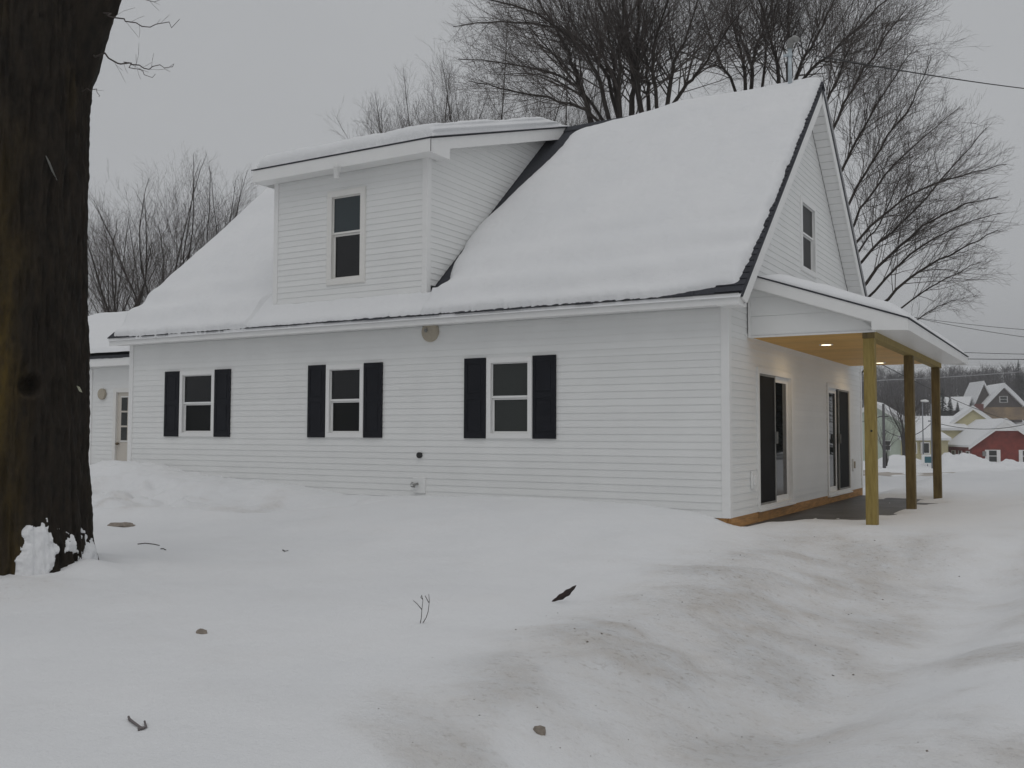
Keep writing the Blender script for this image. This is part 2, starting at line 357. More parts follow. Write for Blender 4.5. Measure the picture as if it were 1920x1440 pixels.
class Wall:
    """a clapboard wall: a backing plus one object per board; u runs along the wall, n points outwards"""
    def __init__(s, name, O, U, N, u0, u1, z0, z1, exp=.1016, lim=None, openings=(), parent=house, backing=True, label=None, dep=.013):
        s.O, s.U, s.N = np.array(O, float), np.array(U, float), np.array(N, float); s.dep = dep
        lim = lim or (lambda z: (u0, u1)); s.lim = lim
        b = MB(); c = []
        ks = sorted(set([z0, z1])); a0, a1 = lim(z0), lim(z1)
        poly = [s.p(a0[0], z0, -.10), s.p(a0[1], z0, -.10), s.p(a1[1], z1, -.10), s.p(a1[0], z1, -.10)]
        b.prism(poly, s.N * -.05)
        s.obj = b.build(name, M_SIDING, parent)
        if label: s.obj['label'] = label
        k = 0; z = z0
        while z < z1 - .01:
            zt = min(z + exp, z1)
            cuts = sorted({z, zt} | {q for o in openings for q in (o[2], o[3]) if z + .004 < q < zt - .004})
            for za, zb in zip(cuts[:-1], cuts[1:]):
                zm = (za + zb) / 2; spans = [(None, None)]
                ops = sorted([(o[0], o[1]) for o in openings if o[2] < zm < o[3]]); edges = []
                cur = None
                for oa, ob in ops: edges.append((cur, oa)); cur = ob
                edges.append((cur, None))
                for ea, eb in edges:
                    la, ra = lim(za); lb, rb = lim(zb)
                    if ea is not None: la = lb = ea
                    if eb is not None: ra = rb = eb
                    if min(ra - la, 9) < .02 and rb - lb < .02: continue
                    if rb < lb: rb = lb = (rb + lb) / 2
                    if ra - la < .02: continue
                    fa = s.dep - (s.dep - .004) * (za - z) / exp; fb = s.dep - (s.dep - .004) * (zb - z) / exp
                    m = MB().quadbox([s.p(la, za, -.10), s.p(ra, za, -.10), s.p(ra, za, fa), s.p(la, za, fa), s.p(lb, zb, -.10), s.p(rb, zb, -.10), s.p(rb, zb, fb), s.p(lb, zb, fb)])
                    m.build('siding_board', M_SIDING, s.obj)
            z = zt
    def p(s, u, z, n): return s.O + s.U * u + s.N * n + np.array([0, 0, z])
def wbox(wl, u0, u1, z0, z1, n0, n1, mb=None):
    mb = mb or MB(); p = wl.p
    return mb.quadbox([p(u0, z0, n0), p(u1, z0, n0), p(u1, z0, n1), p(u0, z0, n1), p(u0, z1, n0), p(u1, z1, n0), p(u1, z1, n1), p(u0, z1, n1)])

def window(wl, u0, u1, z0, z1, fw=.075, sash=.035, pane=(M_PANE, M_PANE), frame_m=M_VINYL, rail=None, proud=.034, low_in=.03):
    m = MB()
    for a, b, c, d in ((u0, u1, z1 - fw, z1), (u0, u1, z0, z0 + fw), (u0, u0 + fw, z0 + fw, z1 - fw), (u1 - fw, u1, z0 + fw, z1 - fw)): wbox(wl, a, b, c, d, -.09, proud, m)
    for a, b, c, d in ((u0 - .012, u1 + .012, z1 - .012, z1 + .012), (u0 - .012, u1 + .012, z0 - .012, z0 + .012), (u0 - .012, u0 + .012, z0 + .012, z1 - .012), (u1 - .012, u1 + .012, z0 + .012, z1 - .012)): wbox(wl, a, b, c, d, 0, proud - .008, m)
    w = m.build('window', frame_m, house, bevel=.004)
    a, b, c, d = u0 + fw, u1 - fw, z0 + fw, z1 - fw; zm = rail or (c + d) / 2
    for lo, hi, n1, pm, lowr in ((zm, d, -.006, pane[0], False), (c, zm, -.034, pane[1], True)):
        q = MB(); s_ = sash if lowr else sash * .55; t_ = .034
        wbox(wl, a, b, lo, lo + t_ * (1 if not lowr else .9), n1 - .025, n1, q); wbox(wl, a, b, hi - s_, hi, n1 - .025, n1, q)
        wbox(wl, a, a + s_, lo + t_ * .9, hi - s_, n1 - .025, n1 - .001, q); wbox(wl, b - s_, b, lo + t_ * .9, hi - s_, n1 - .025, n1 - .001, q)
        q.build('sash', frame_m, w, bevel=.003)
        wbox(wl, a + .004, b - .004, lo + .004, hi - .004, n1 - .022, n1 - .014).build('pane', pm, w)
    return w
def shutter(wl, u0, u1, z0, z1):
    m = wbox(wl, u0, u1, z0, z1, .012, .034); st = .055; zm = z0 + (z1 - z0) * .52
    for a, b, c, d in ((u0, u0 + st, z0, z1), (u1 - st, u1, z0, z1), (u0 + st, u1 - st, z1 - .075, z1), (u0 + st, u1 - st, z0, z0 + .085), (u0 + st, u1 - st, zm - .04, zm + .04)): wbox(wl, a, b, c, d, .034, .041, m)
    for c, d in ((z0 + .115, zm - .07), (zm + .07, z1 - .105)): wbox(wl, u0 + st + .03, u1 - st - .03, c, d, .034, .0395, m)
    for a, b in ((u0 + .02, z0 + .03), (u1 - .035, z0 + .03), (u0 + .02, z1 - .045), (u1 - .035, z1 - .045)): wbox(wl, a, a + .014, b, b + .014, .041, .044, m)
    return m.build('shutter', M_SHUT, house, bevel=.004)

ZB, ZT = 1.045, 2.287
SX = [-11.097, -10.698, -9.743, -9.337, -7.448, -7.056, -6.219, -5.830, -4.213, -3.817, -2.994, -2.598]
ops = [(SX[i * 4 + 1] + .01, SX[i * 4 + 2] - .01, ZB, ZT - .01) for i in range(3)]
front = Wall('front_wall', (0, 0, 0), (1, 0, 0), (0, -1, 0), -Lx + .09, -.09, .0, H, openings=ops)
for i in range(3):
    a, b, c, d = SX[i * 4:i * 4 + 4]
    window(front, b + .012, c - .012, ZB + .004, ZT - .012, pane=(M_PANE2, M_PANE2) if i == 2 else (M_PANE, M_SCRG), frame_m=M_TRIM, sash=.026)
    shutter(front, a, b - .004, ZB, ZT); shutter(front, c + .004, d, ZB, ZT)
def corner(x0, x1, y0, y1, z0, z1, par=house): return MB().box(x0, x1, y0, y1, z0, z1).build('corner_post', M_TRIM, par, bevel=.006)
corner(-.09, .026, -.026, .09, .0, H); corner(-Lx - .026, -Lx + .09, -.026, .09, .0, H); corner(-.09, .026, D - .09, D + .026, .0, H + .3)

# gable wall with the two sliding doors
D1, D2 = (1.265, 3.217, .03, 2.10), (5.66, 7.65, .0, 2.075)
GW = (3.912, 4.955, 3.91, 5.185)
zrk = lambda z: ((z + .16 - EZ) / SL + EX)
low = Wall('gable_wall', (0, 0, 0), (0, 1, 0), (1, 0, 0), .09, D - .09, .0, 2.52, openings=[D1, D2])
def glim(z):
    y = max(.09, zrk(z) + .02); return (y, max(D - y, y))
upper = Wall('upper_gable_wall', (0, 0, 0), (0, 1, 0), (1, 0, 0), .09, D - .09, 2.52, ZR - .45, lim=glim, openings=[GW])
window(upper, *GW, fw=.085, pane=(M_SCRG, M_SCRG), frame_m=M_TRIM, rail=4.58, sash=.02)

def sliding_door(name, u0, u1, z0, z1, screen_first):
    wl = low; m = MB(); fw = .085
    for a, b, c, d in ((u0, u1, z1 - fw, z1), (u0, u1, z0, z0 + .055), (u0, u0 + fw, z0 + .055, z1 - fw), (u1 - fw, u1, z0 + .055, z1 - fw)): wbox(wl, a, b, c, d, -.09, .035, m)
    wbox(wl, u0 - .01, u1 + .01, z0 - .03, z0 - .002, -.05, .06, m)
    d_ = m.build(name, M_TRIM, house, bevel=.004)
    um = (u0 + u1) / 2; a, b = u0 + fw, u1 - fw; c, d = z0 + .055, z1 - fw
    for (p, q, scr) in ((a, um, screen_first), (um, b, not screen_first)):
        n1 = .018 if scr else -.03; st = .03 if scr else .085; k = MB()
        for e, f, g, h_ in ((p, q, d - st, d), (p, q, c, c + st), (p, p + st, c + st, d - st), (q - st, q, c + st, d - st)): wbox(wl, e, f, g, h_, n1 - .025, n1, k)
        k.build('screen_frame' if scr else 'door_panel', M_TRIM if not scr else M_GREYM, d_, bevel=.003)
        if scr: wbox(wl, p + st * .5, q - st * .5, c + st * .5, d - st * .5, n1 - .016, n1 - .012).build('screen', M_SCREEN, d_)
        else: wbox(wl, p + st * .5, q - st * .5, c + st * .5, d - st * .5, n1 - .02, n1 - .012).build('pane', M_PANE, d_)
    wbox(wl, um - .035, um - .012, z0 + .95, z0 + 1.13, .016, .055).build('door_handle', M_GREYM, d_)
sliding_door('sliding_door', *D1, True); sliding_door('sliding_door', *D2, False)
# the back and left walls, out of sight from the yard
MB().box(-Lx, 0, D - .1, D, 0, H).build('back_wall', M_SIDING, house)
MB().prism([(-Lx + .1, .05, 0), (-Lx + .1, D - .05, 0), (-Lx + .1, D - .05, H), (-Lx + .1, YR, ZR - .3), (-Lx + .1, .05, H)], (-.09, 0, 0)).build('left_wall', M_SIDING, house)
for y0, y1 in ((.04, 1.30), (1.31, 3.15), (3.16, 5.55), (5.56, 7.7), (7.71, D + .01)):
    MB().box(-.09, .012, y0, y1, -.155, -.002).build('sill_beam', M_SILL, house)
MB().box(-Lx + .05, -.03, .01, .1, -.3, -.002).build('foundation_sill', M_SILL, house)

# roof: slab with shingled skin, fascia, rakes
XL, XR = -Lx - .278, OVX
def slope_pt(x, y, off=0.0, back=False):
    nl = math.hypot(1, SL); yy = y; z = EZ + SL * (y - EX)
    p = np.array([x, y - off * SL / nl, z + off / nl])
    if back: p[1] = 2 * YR - p[1]
    return p
rb = MB()
for bk in (False, True):
    pl = [slope_pt(XL, EX, -.012, bk), slope_pt(XL, YR, -.012, bk), slope_pt(XL, YR, -.10, bk), slope_pt(XL, EX + .02, -.10, bk)]
    rb.prism(pl, (XR - XL, 0, 0))
roof = rb.build('roof', M_SHINGLE, house)
ncourse = 44; ds = (YR - EX) / ncourse
for k in range(ncourse):                         # shingle tabs that show along the right rake
    y0 = EX + k * ds; y1 = y0 + ds * 1.15
    tw = .34 + .05 * random.random(); ov = .018 + .008 * random.random()
    a = [slope_pt(XR - tw, y0, .004), slope_pt(XR + ov, y0, .004), slope_pt(XR + ov, min(y1, YR), -.010), slope_pt(XR - tw, min(y1, YR), -.010)]
    b = [slope_pt(XR - tw, y0, .017), slope_pt(XR + ov, y0, .019), slope_pt(XR + ov, min(y1, YR), .003), slope_pt(XR - tw, min(y1, YR), .003)]
    MB().quadbox(a + b).build('shingle', M_SHINGLE, roof)
for k in range(42):                              # and along the eave
    x0 = XL + k * (XR - .35 - XL) / 42; x1 = x0 + (XR - .35 - XL) / 42 - .006; o_ = .012 * random.random()
    a = [slope_pt(x0, EX - .018 - o_, .0), slope_pt(x1, EX - .018 - o_, .0), slope_pt(x1, EX + .13, -.008), slope_pt(x0, EX + .13, -.008)]
    b = [p + np.array([0, 0, .014]) for p in a]
    MB().quadbox(a + b).build('shingle', M_SHINGLE, roof)
MB().prism([(XL, YR - .14, ZR - .115), (XL, YR, ZR + .02), (XL, YR + .14, ZR - .115), (XL, YR, ZR - .02)], (XR - XL + .02, 0, 0)).build('ridge_cap', M_SHINGLE, roof)
MB().box(XL + .04, XR - .03, EX - .004, EX + .026, H - .03, EZ - .014).build('fascia', M_TRIM, house, bevel=.004)
MB().box(XL + .05, XR - .04, EX + .027, -.027, H - .012, H + .006).build('soffit', M_TRIM, house)
MB().box(XL + .05, XR - .03, EX - .02, EX + .01, EZ - .013, EZ - .004).build('drip_edge', M_DRIP, house)
for bk in (False, True):                         # rake boards on the gable end
    hi, lo_ = -.103, -.275
    pl = [slope_pt(XR - .03, EX - .004, hi, bk), slope_pt(XR - .03, YR, hi, bk), np.array([XR - .03, YR, ZR - .275 * math.hypot(1, SL)]), slope_pt(XR - .03, EX - .004 + .10, lo_, bk)]
    MB().prism([p for p in pl], (.028, 0, 0)).build('rake_board', M_TRIM, house, bevel=.003)
# boxed rake overhang: soffit panels seen from below, front and back
npan = 40
for bk in (False, True):
    for k in range(npan):
        y0 = EX + .06 + k * (YR - EX - .08) / npan; y1 = y0 + (YR - EX - .08) / npan - .012
        a = [slope_pt(.02, y0, -.262, bk), slope_pt(XR - .032, y0, -.262, bk), slope_pt(XR - .032, y1, -.262, bk), slope_pt(.02, y1, -.262, bk)]
        MB().prism(a, (0, 0, .03)).build('soffit_panel', M_TRIM, house, bevel=.003)
    for y0, y1 in ((EX + .05, YR - .02),):
        a = [slope_pt(.0, y0, -.245, bk), slope_pt(XR - .032, y0, -.245, bk), slope_pt(XR - .032, y1, -.245, bk), slope_pt(.0, y1, -.245, bk)]
        MB().prism(a, (0, 0, .01)).build('soffit_backing', M_GREYM, house)
MB().prism([(XR - .032, EX + .0, H - .04), (XR - .032, .0, H - .04), (XR - .032, .0, EZ + .2), (XR - .032, EX, EZ - .03)], (-.29, 0, 0)).build('eave_return', M_TRIM, house)
MB().box(-.06, .02, .75, D - .1, 2.5, 2.535).build('band_trim', M_TRIM, house)

# ---- dormer
YD = .05
dr = on(801.5, 285, 'y', YD); dl = on(518, 335.5, 'y', YD)
DXR, DXL, DZT = dr[0], dl[0], (dr[2] + dl[2]) / 2
DZB = roof_z(YD) - .02
wa, wb = on(616.3, 361.8, 'y', YD), on(684.6, 528.5, 'y', YD)
DW = (wa[0], wb[0], (on(616, 535.3, 'y', YD)[2] + wb[2]) / 2, wa[2])
dorm = Wall('dormer_wall', (0, YD, 0), (1, 0, 0), (0, -1, 0), DXL + .08, DXR - .08, DZB, DZT, openings=[DW])
window(dorm, *DW, fw=.10, pane=(M_SKYG, M_PANE), rail=on(650, 437, 'y', YD)[2], sash=.035)
corner(DXL - .02, DXL + .08, YD - .026, YD + .09, DZB - .05, DZT); corner(DXR - .08, DXR + .022, YD - .026, YD + .09, DZB - .05, DZT)
DE = YD - .32; DZE = on(807.5, 255.4, 'y', DE)[2]; DSL = (ZR + .03 - DZE) / (YR - DE)     # shed roof
DRX0, DRX1 = on(471, 318, 'y', DE)[0], on(809, 256, 'y', DE)[0]
dz = lambda y: DZE + DSL * (y - DE)
for nm, xw, nn in (('dormer_side_wall', DXR, 1), ('dormer_left_wall', DXL, -1)):
    def slim(z, xw=xw):
        a = .09 if True else 0
        y1 = (z - EZ) / SL + EX                # where the main roof meets this height
        y0 = YD + a if z <= dz(YD) - .20 else max(YD + a, (z + .20 - DZE) / DSL + DE)
        return (y0, max(y1 - .005, y0))
    if nn == 1: Wall(nm, (xw, 0, 0), (0, 1, 0), (1, 0, 0), YD, YR, DZB + .02, ZR - .33, lim=slim)
    else: MB().prism([(xw, YD, DZB), (xw, YD, DZT + .1), (xw, YR - .2, ZR - .2), (xw, YR - .2, roof_z(YR - .2) - .05)], (.08, 0, 0)).build(nm, M_SIDING, house)
droof = MB().prism([(DRX0, DE, DZE), (DRX0, YR, dz(YR)), (DRX0, YR, dz(YR) - .022), (DRX0, DE, DZE - .020)], (DRX1 - DRX0, 0, 0)).build('dormer_roof', M_SHINGLE, house)
MB().box(DRX0 + .03, DRX1 - .03, DE + .012, DE + .04, DZE - .235, DZE - .021).build('dormer_fascia', M_TRIM, house, bevel=.004)
MB().box(DRX0 + .03, DRX1 - .035, DE + .041, YD - .02, DZE - .232, DZE - .21).build('dormer_soffit', M_TRIM, house)
for x0 in (DRX0 + .03, DRX1 - .058):
    MB().prism([(x0, DE + .013, DZE - .026), (x0, YR - .02, dz(YR - .02) - .026), (x0, YR - .02, dz(YR) - .26), (x0, YD + .25, dz(YD + .25) - .23), (x0, YD + .25, DZE - .238), (x0, DE + .013, DZE - .238)], (.028, 0, 0)).build('dormer_rake_board', M_TRIM, house, bevel=.004)
for x0, x1 in ((DRX0 + .06, DXL - .02), (DXR + .02, DRX1 - .058)):
    MB().prism([(x0, YD - .02, dz(YD) - .20), (x0, YR - .1, dz(YR - .1) - .20), (x0, YR - .1, dz(YR - .1) - .17), (x0, YD - .02, dz(YD) - .17)], (x1 - x0, 0, 0)).build('dormer_rake_soffit', M_TRIM, house)
MB().prism([(DXR + .024, DE + .042, DZE - .224), (DXR + .024, YD + .245, DZE - .224), (DXR + .024, YD + .245, dz(YD + .245) - .12), (DXR + .024, DE + .042, DZE - .06)], (DRX1 - .06 - DXR - .024, 0, 0)).build('dormer_return', M_TRIM, house)
lt = on(631, 321, 'y', DE - .05); LY = DE - .05
m = MB()
for k in range(6): m.tube([(lt[0], LY, lt[2] + .08 - k * .036), (lt[0], LY, lt[2] + .08 - k * .036 - .026)], [.058 - .002 * k, .05 - .002 * k], 14)
m.tube([(lt[0], LY, lt[2] + .11), (lt[0], LY, lt[2] - .10)], [.035, .03], 14); m.box(lt[0] - .035, lt[0] + .035, LY, DE + .02, lt[2] + .03, lt[2] + .11)
m.build('dormer_lamp', M_TRIM, house, smooth=False)

# ---- porch on the gable end
ZC, PY0, PY1, PXO = 2.505, .847, 7.743, 1.73
PE, PTOP, PEZ = 2.19, 3.40, 2.635
psl = (PTOP - PEZ) / (PE - .02)
pz = lambda x: PTOP - psl * (x - .02)
YF, YB = PY0 - .17, PY1 + .2
MB().prism([(.02, YF, pz(.02)), (PE, YF, PEZ), (PE, YF, PEZ - .018), (.02, YF, pz(.02) - .018)], (0, YB - YF, 0)).build('porch_roof', M_SHINGLE, house)
for nm, y0 in (('porch_rake_board', YF + .012), ('porch_rake_board', YB - .04)):
    MB().prism([(.05, y0, pz(.05) - .021), (PE - .02, y0, pz(PE - .02) - .021), (PE - .02, y0, PEZ - .165), (PXO - .012, y0, ZC - .008), (PXO - .012, y0, pz(PXO) - .19), (.05, y0, pz(.05) - .19)], (0, .028, 0)).build(nm, M_TRIM, house, bevel=.003)
pgn = MB()
for y0, y1 in ((PY0, PY0 + .03), (PY1 - .03, PY1)):
    pgn = MB(); pgn.prism([(.025, y0 + .01, ZC + .0), (PXO - .02, y0 + .01, ZC + .0), (PXO - .02, y0 + .01, pz(PXO) - .1), (.025, y0 + .01, pz(.03) - .1)], (0, y1 - y0 - .01, 0))
    pg = pgn.build('porch_gable_panel', M_SIDING, house)
    z = ZC + .012
    for k in range(3):
        zt = z + .27; xa = PXO; xb = PXO
        xr = lambda zz: min(PXO, .02 + (PTOP - .12 - zz) / psl)
        if xr(z) < .2: break
        yy = y0 - .006 if y0 == PY0 else y1
        MB().prism([(.03, yy + .004, z), (xr(z), yy + .004, z), (max(xr(zt), .04), yy + .012, zt - .004), (.03, yy + .012, zt - .004)], (0, .008, 0)).build('siding_board', M_SIDING, pg)
        z = zt
MB().box(.026, .062, PY0 - .014, PY0 + .0, ZC - .01, pz(.06) - .2).build('porch_channel', M_TRIM, house)
MB().box(.03, PXO + .01, PY0 - .008, PY0 + .03, ZC - .022, ZC + .004).build('porch_panel_trim', M_TRIM, house, bevel=.003)
# outer eave: white soffit and fascia outside the beam
MB().prism([(PXO - .012, YF + .041, ZC - .004), (PE - .03, YF + .041, PEZ - .140), (PE - .03, YF + .041, PEZ - .11), (PXO - .012, YF + .041, ZC + .05)], (0, YB - YF - .085, 0)).build('porch_soffit', M_TRIM, house)
MB().box(PE - .05, PE - .012, YF + .042, YB - .042, PEZ - .165, PEZ - .019).build('porch_fascia', M_TRIM, house, bevel=.004)
MB().prism([(.06, YF + .041, pz(.06) - .20), (PXO - .013, YF + .041, pz(PXO) - .20), (PXO - .013, YF + .041, pz(PXO) - .15), (.06, YF + .041, pz(.06) - .15)], (0, PY0 - YF - .044, 0)).build('porch_rake_soffit', M_TRIM, house)
ceil = MB().box(.02, PXO - .03, PY0 + .03, PY1 - .03, ZC + .02, ZC + .04).build('porch_ceiling', M_CEIL, house)
LX = [(on(1549, 646, 'z', ZC)), (on(1650, 680, 'z', ZC))]
nb = 36; bw = (PY1 - PY0 - .06) / nb
for k in range(nb):
    y0 = PY0 + .03 + k * bw
    MB().box(.02, PXO - .16, y0 + .003, y0 + bw - .003, ZC, ZC + .02).build('ceiling_board', M_CEIL, ceil)
beam = MB().box(PXO - .155, PXO - .01, PY0 + .035, PY1 + .05, ZC - .095, ZC + .05).build('porch_beam', M_POST, house, bevel=.006)
MB().box(PXO - .16, PXO - .005, PY0 + .012, PY0 + .034, ZC - .1, ZC + .0).build('beam_end', M_POST2, house, bevel=.004)
for (y0, mm, zb, lb) in ((.87, M_POST, -.25, 'yellowish square porch post nearest the yard'), (4.20, M_POST2, -.25, 'darker brown middle porch post'), (7.42, M_POST2, -.3, 'far brown porch post')):
    p_ = MB().box(PXO - .155, PXO - .012, y0, y0 + .143, zb, ZC - .097).build('porch_post', mm, house, bevel=.008); p_['label'] = lb
k_ = on(1634, 808, 'y', .87); MB().tube([(k_[0], .872, k_[2]), (k_[0], .866, k_[2])], [.016, .013], 10).build('wood_knot', M_BLACK, bpy.data.objects['porch_post'])
for p in LX:
    t = MB()
    for i in range(24):
        a0, a1 = 2 * math.pi * i / 24, 2 * math.pi * (i + 1) / 24
        P = lambda a, r, z: (p[0] + r * math.cos(a), p[1] + r * math.sin(a), z)
        o = len(t.v); t.v += [P(a0, .075, ZC - .001), P(a1, .075, ZC - .001), P(a1, .098, ZC - .012), P(a0, .098, ZC - .012), P(a1, .105, ZC), P(a0, .105, ZC)]
        t.f += [(o, o+1, o+2, o+3), (o+3, o+2, o+4, o+5)]
    ring = t.build('recessed_light', M_TRIM, house, smooth=True)
    MB().tube([(p[0], p[1], ZC - .004), (p[0], p[1], ZC - .008)], [.078, .07], 24).build('lamp_lens', M_LAMP, ring)
    ld = bpy.data.lights.new('porch_lamp_light', 'AREA'); ld.shape = 'DISK'; ld.size = .15; ld.energy = 2.6; ld.color = (1, .72, .38); ld.spread = rad(170)
    lo = bpy.data.objects.new('porch_lamp_light', ld); COL.objects.link(lo); lo.location = (p[0], p[1], ZC - .02)

# ---- small fittings on the walls
c = on(807, 622, 'y', -.02)
m = MB().tube([(c[0], 0, c[2]), (c[0], -.035, c[2]), (c[0], -.055, c[2]), (c[0], -.06, c[2])], [.165, .165, .15, .12], 28)
wl_ = m.build('wall_lamp_base', M_BEIGE, house, smooth=False, bevel=.004)
m = MB().tube([(c[0] - .06, -.059, c[2] + .02), (c[0] - .06, -.075, c[2] + .02)], [.03, .026], 12)
for i in range(14):
    a = 2 * math.pi * i / 14
    m.box(c[0] - .06 + .035 * math.cos(a), c[0] - .052 + .035 * math.cos(a), -.068, -.06, c[2] + .02 + .035 * math.sin(a), c[2] + .028 + .035 * math.sin(a)) if i % 4 else None
m.tube([(c[0] - .12, -.06, c[2] + .085), (c[0] - .12, -.065, c[2] + .085)], [.008, .008], 8)
m.build('lamp_stub', M_GREYM, wl_)
c = on(787, 853.5, 'y', -.02); MB().tube([(c[0], 0, c[2]), (c[0], -.05, c[2]), (c[0], -.055, c[2])], [.047, .047, .036], 18).build('vent_pipe', M_BLACK, house)
c = on(786, 907, 'y', -.02)
blk = MB().box(c[0] - .11, c[0] + .12, -.034, -.005, c[2] - .15, c[2] + .10).build('faucet_block', M_SIDING, house, bevel=.006)
m = MB().tube([(c[0] - .02, -.03, c[2]), (c[0] - .025, -.10, c[2] - .005), (c[0] - .03, -.13, c[2] - .05)], [.018, .02, .018], 10)
m.tube([(c[0] - .035, -.08, c[2] - .01), (c[0] - .08, -.085, c[2] - .015)], [.012, .012], 8)
for i in range(8): m.box(c[0] - .10, c[0] - .085, -.085 + .034 * math.cos(i * .785) - .007, -.085 + .034 * math.cos(i * .785) + .007, c[2] - .015 + .034 * math.sin(i * .785) - .007, c[2] - .015 + .034 * math.sin(i * .785) + .007)
m.build('hose_faucet', M_GREYM, blk, smooth=True)
for (px, py, hw) in ((1409, 899, .085), (1598, 871, .06)):
    c = on(px, py, 'x', .0); o = MB().box(.012, .036, c[1] - hw, c[1] + hw, c[2] - .13, c[2] + .12).build('outlet_block', M_SIDING, house, bevel=.005)
    MB().box(.036, .062, c[1] - hw * .35, c[1] + hw * .55, c[2] - .075, c[2] + .065).build('outlet_cover', M_TRIM if px < 1500 else M_BEIGE, o, bevel=.006)
# service mast with weatherhead
mt = on(1483, 100, 'y', YR - .02)
mast = MB().tube([(mt[0], YR - .1, 7.0), (mt[0], YR - .1, 7.95)], [.037, .037], 14).build('service_mast', M_GALV, house, smooth=True)
m = MB().tube([(mt[0], YR - .1, 7.93), (mt[0], YR - .1, 8.0), (mt[0] + .03, YR - .1, 8.07), (mt[0] + .10, YR - .12, 8.09), (mt[0] + .15, YR - .13, 8.045)], [.05, .055, .062, .055, .05], 14)
wh = m.build('weatherhead', M_GREYM, mast, smooth=True)
m = MB().box(mt[0] - .11, mt[0] - .03, YR - .12, YR - .08, 7.80, 7.84); m.tube([(mt[0], YR - .1, 7.79), (mt[0], YR - .1, 7.85)], [.046, .046], 12); m.build('mast_clamp', M_GALV, mast)

# ---- annex at the left with the side door
AY = 2.0
ann = Wall('annex_wall', (0, AY, 0), (1, 0, 0), (0, -1, 0), -19.5, -Lx - .0, .0, 2.645, openings=[(-15.27, -14.2, .0, 2.14)])
MB().box(-19.5, -Lx + .05, AY + .2, 7.5, 0, 2.6).build('annex_body', M_SIDING, house)
aez = 2.86
asl = .43
MB().prism([(-19.8, AY - .3, aez), (-19.8, 4.75, aez + asl * (4.75 - AY + .3)), (-19.8, 7.8, aez), (-19.8, 7.8, aez - .05), (-19.8, 4.75, aez + asl * (4.75 - AY + .3) - .08), (-19.8, AY - .3, aez - .045)], (19.8 - Lx - .12, 0, 0)).build('annex_roof', M_SHINGLE, house)
MB().box(-19.8, -Lx - .13, AY - .285, AY - .255, 2.64, aez - .05).build('annex_fascia', M_TRIM, house, bevel=.004)
MB().box(-19.8, -Lx - .13, AY - .255, AY - .021, 2.64, 2.66).build('annex_soffit', M_TRIM, house)
MB().box(-16.15, -16.05, AY - .03, AY + .05, 0, 2.6).build('annex_trim', M_TRIM, house)
m = MB(); dx0 = -15.27
for a, b, c_, d in ((dx0, dx0 + .10, 0, 2.14), (-14.3, -14.2, 0, 2.14), (dx0 + .1, -14.3, 2.04, 2.14)): wbox(ann, a, b, c_, d, -.09, .032, m)
door = m.build('entry_door', M_VINYL, house, bevel=.004)
wbox(ann, dx0 + .1, -14.3, .05, 2.04, -.06, -.02).build('door_leaf', M_DOOR, door)
k = 0
for z0 in (1.62, 1.28, .94):
    for x0 in (dx0 + .24, dx0 + .50):
        wbox(ann, x0, x0 + .21, z0, z0 + .30, -.022, -.016).build('pane', M_PANE2, door)
m = MB(); wbox(ann, dx0 + .22, dx0 + .74, 1.93, 1.95, -.02, -.006, m); wbox(ann, dx0 + .22, dx0 + .74, .91, .93, -.02, -.006, m); m.build('glazing_trim', M_TRIM, door)
MB().tube([tuple(ann.p(dx0 + .17, .86, -.02)), tuple(ann.p(dx0 + .17, .86, .03)), tuple(ann.p(dx0 + .17, .86, .06))], [.02, .034, .02], 12).build('door_knob', M_BRASS, door, smooth=True)
c = on(194, 739, 'y', AY)
m = MB().tube([(c[0], AY - .01, c[2]), (c[0], AY - .07, c[2])], [.13, .13], 20)
aw = m.build('annex_wall_lamp', M_BEIGE, house, bevel=.01)
c = on(196, 880, 'y', AY - .02); MB().box(c[0] - .11, c[0] + .11, AY - .09, AY - .01, c[2] - .25, c[2] + .12).build('meter_box', M_GREYM, house, bevel=.01)

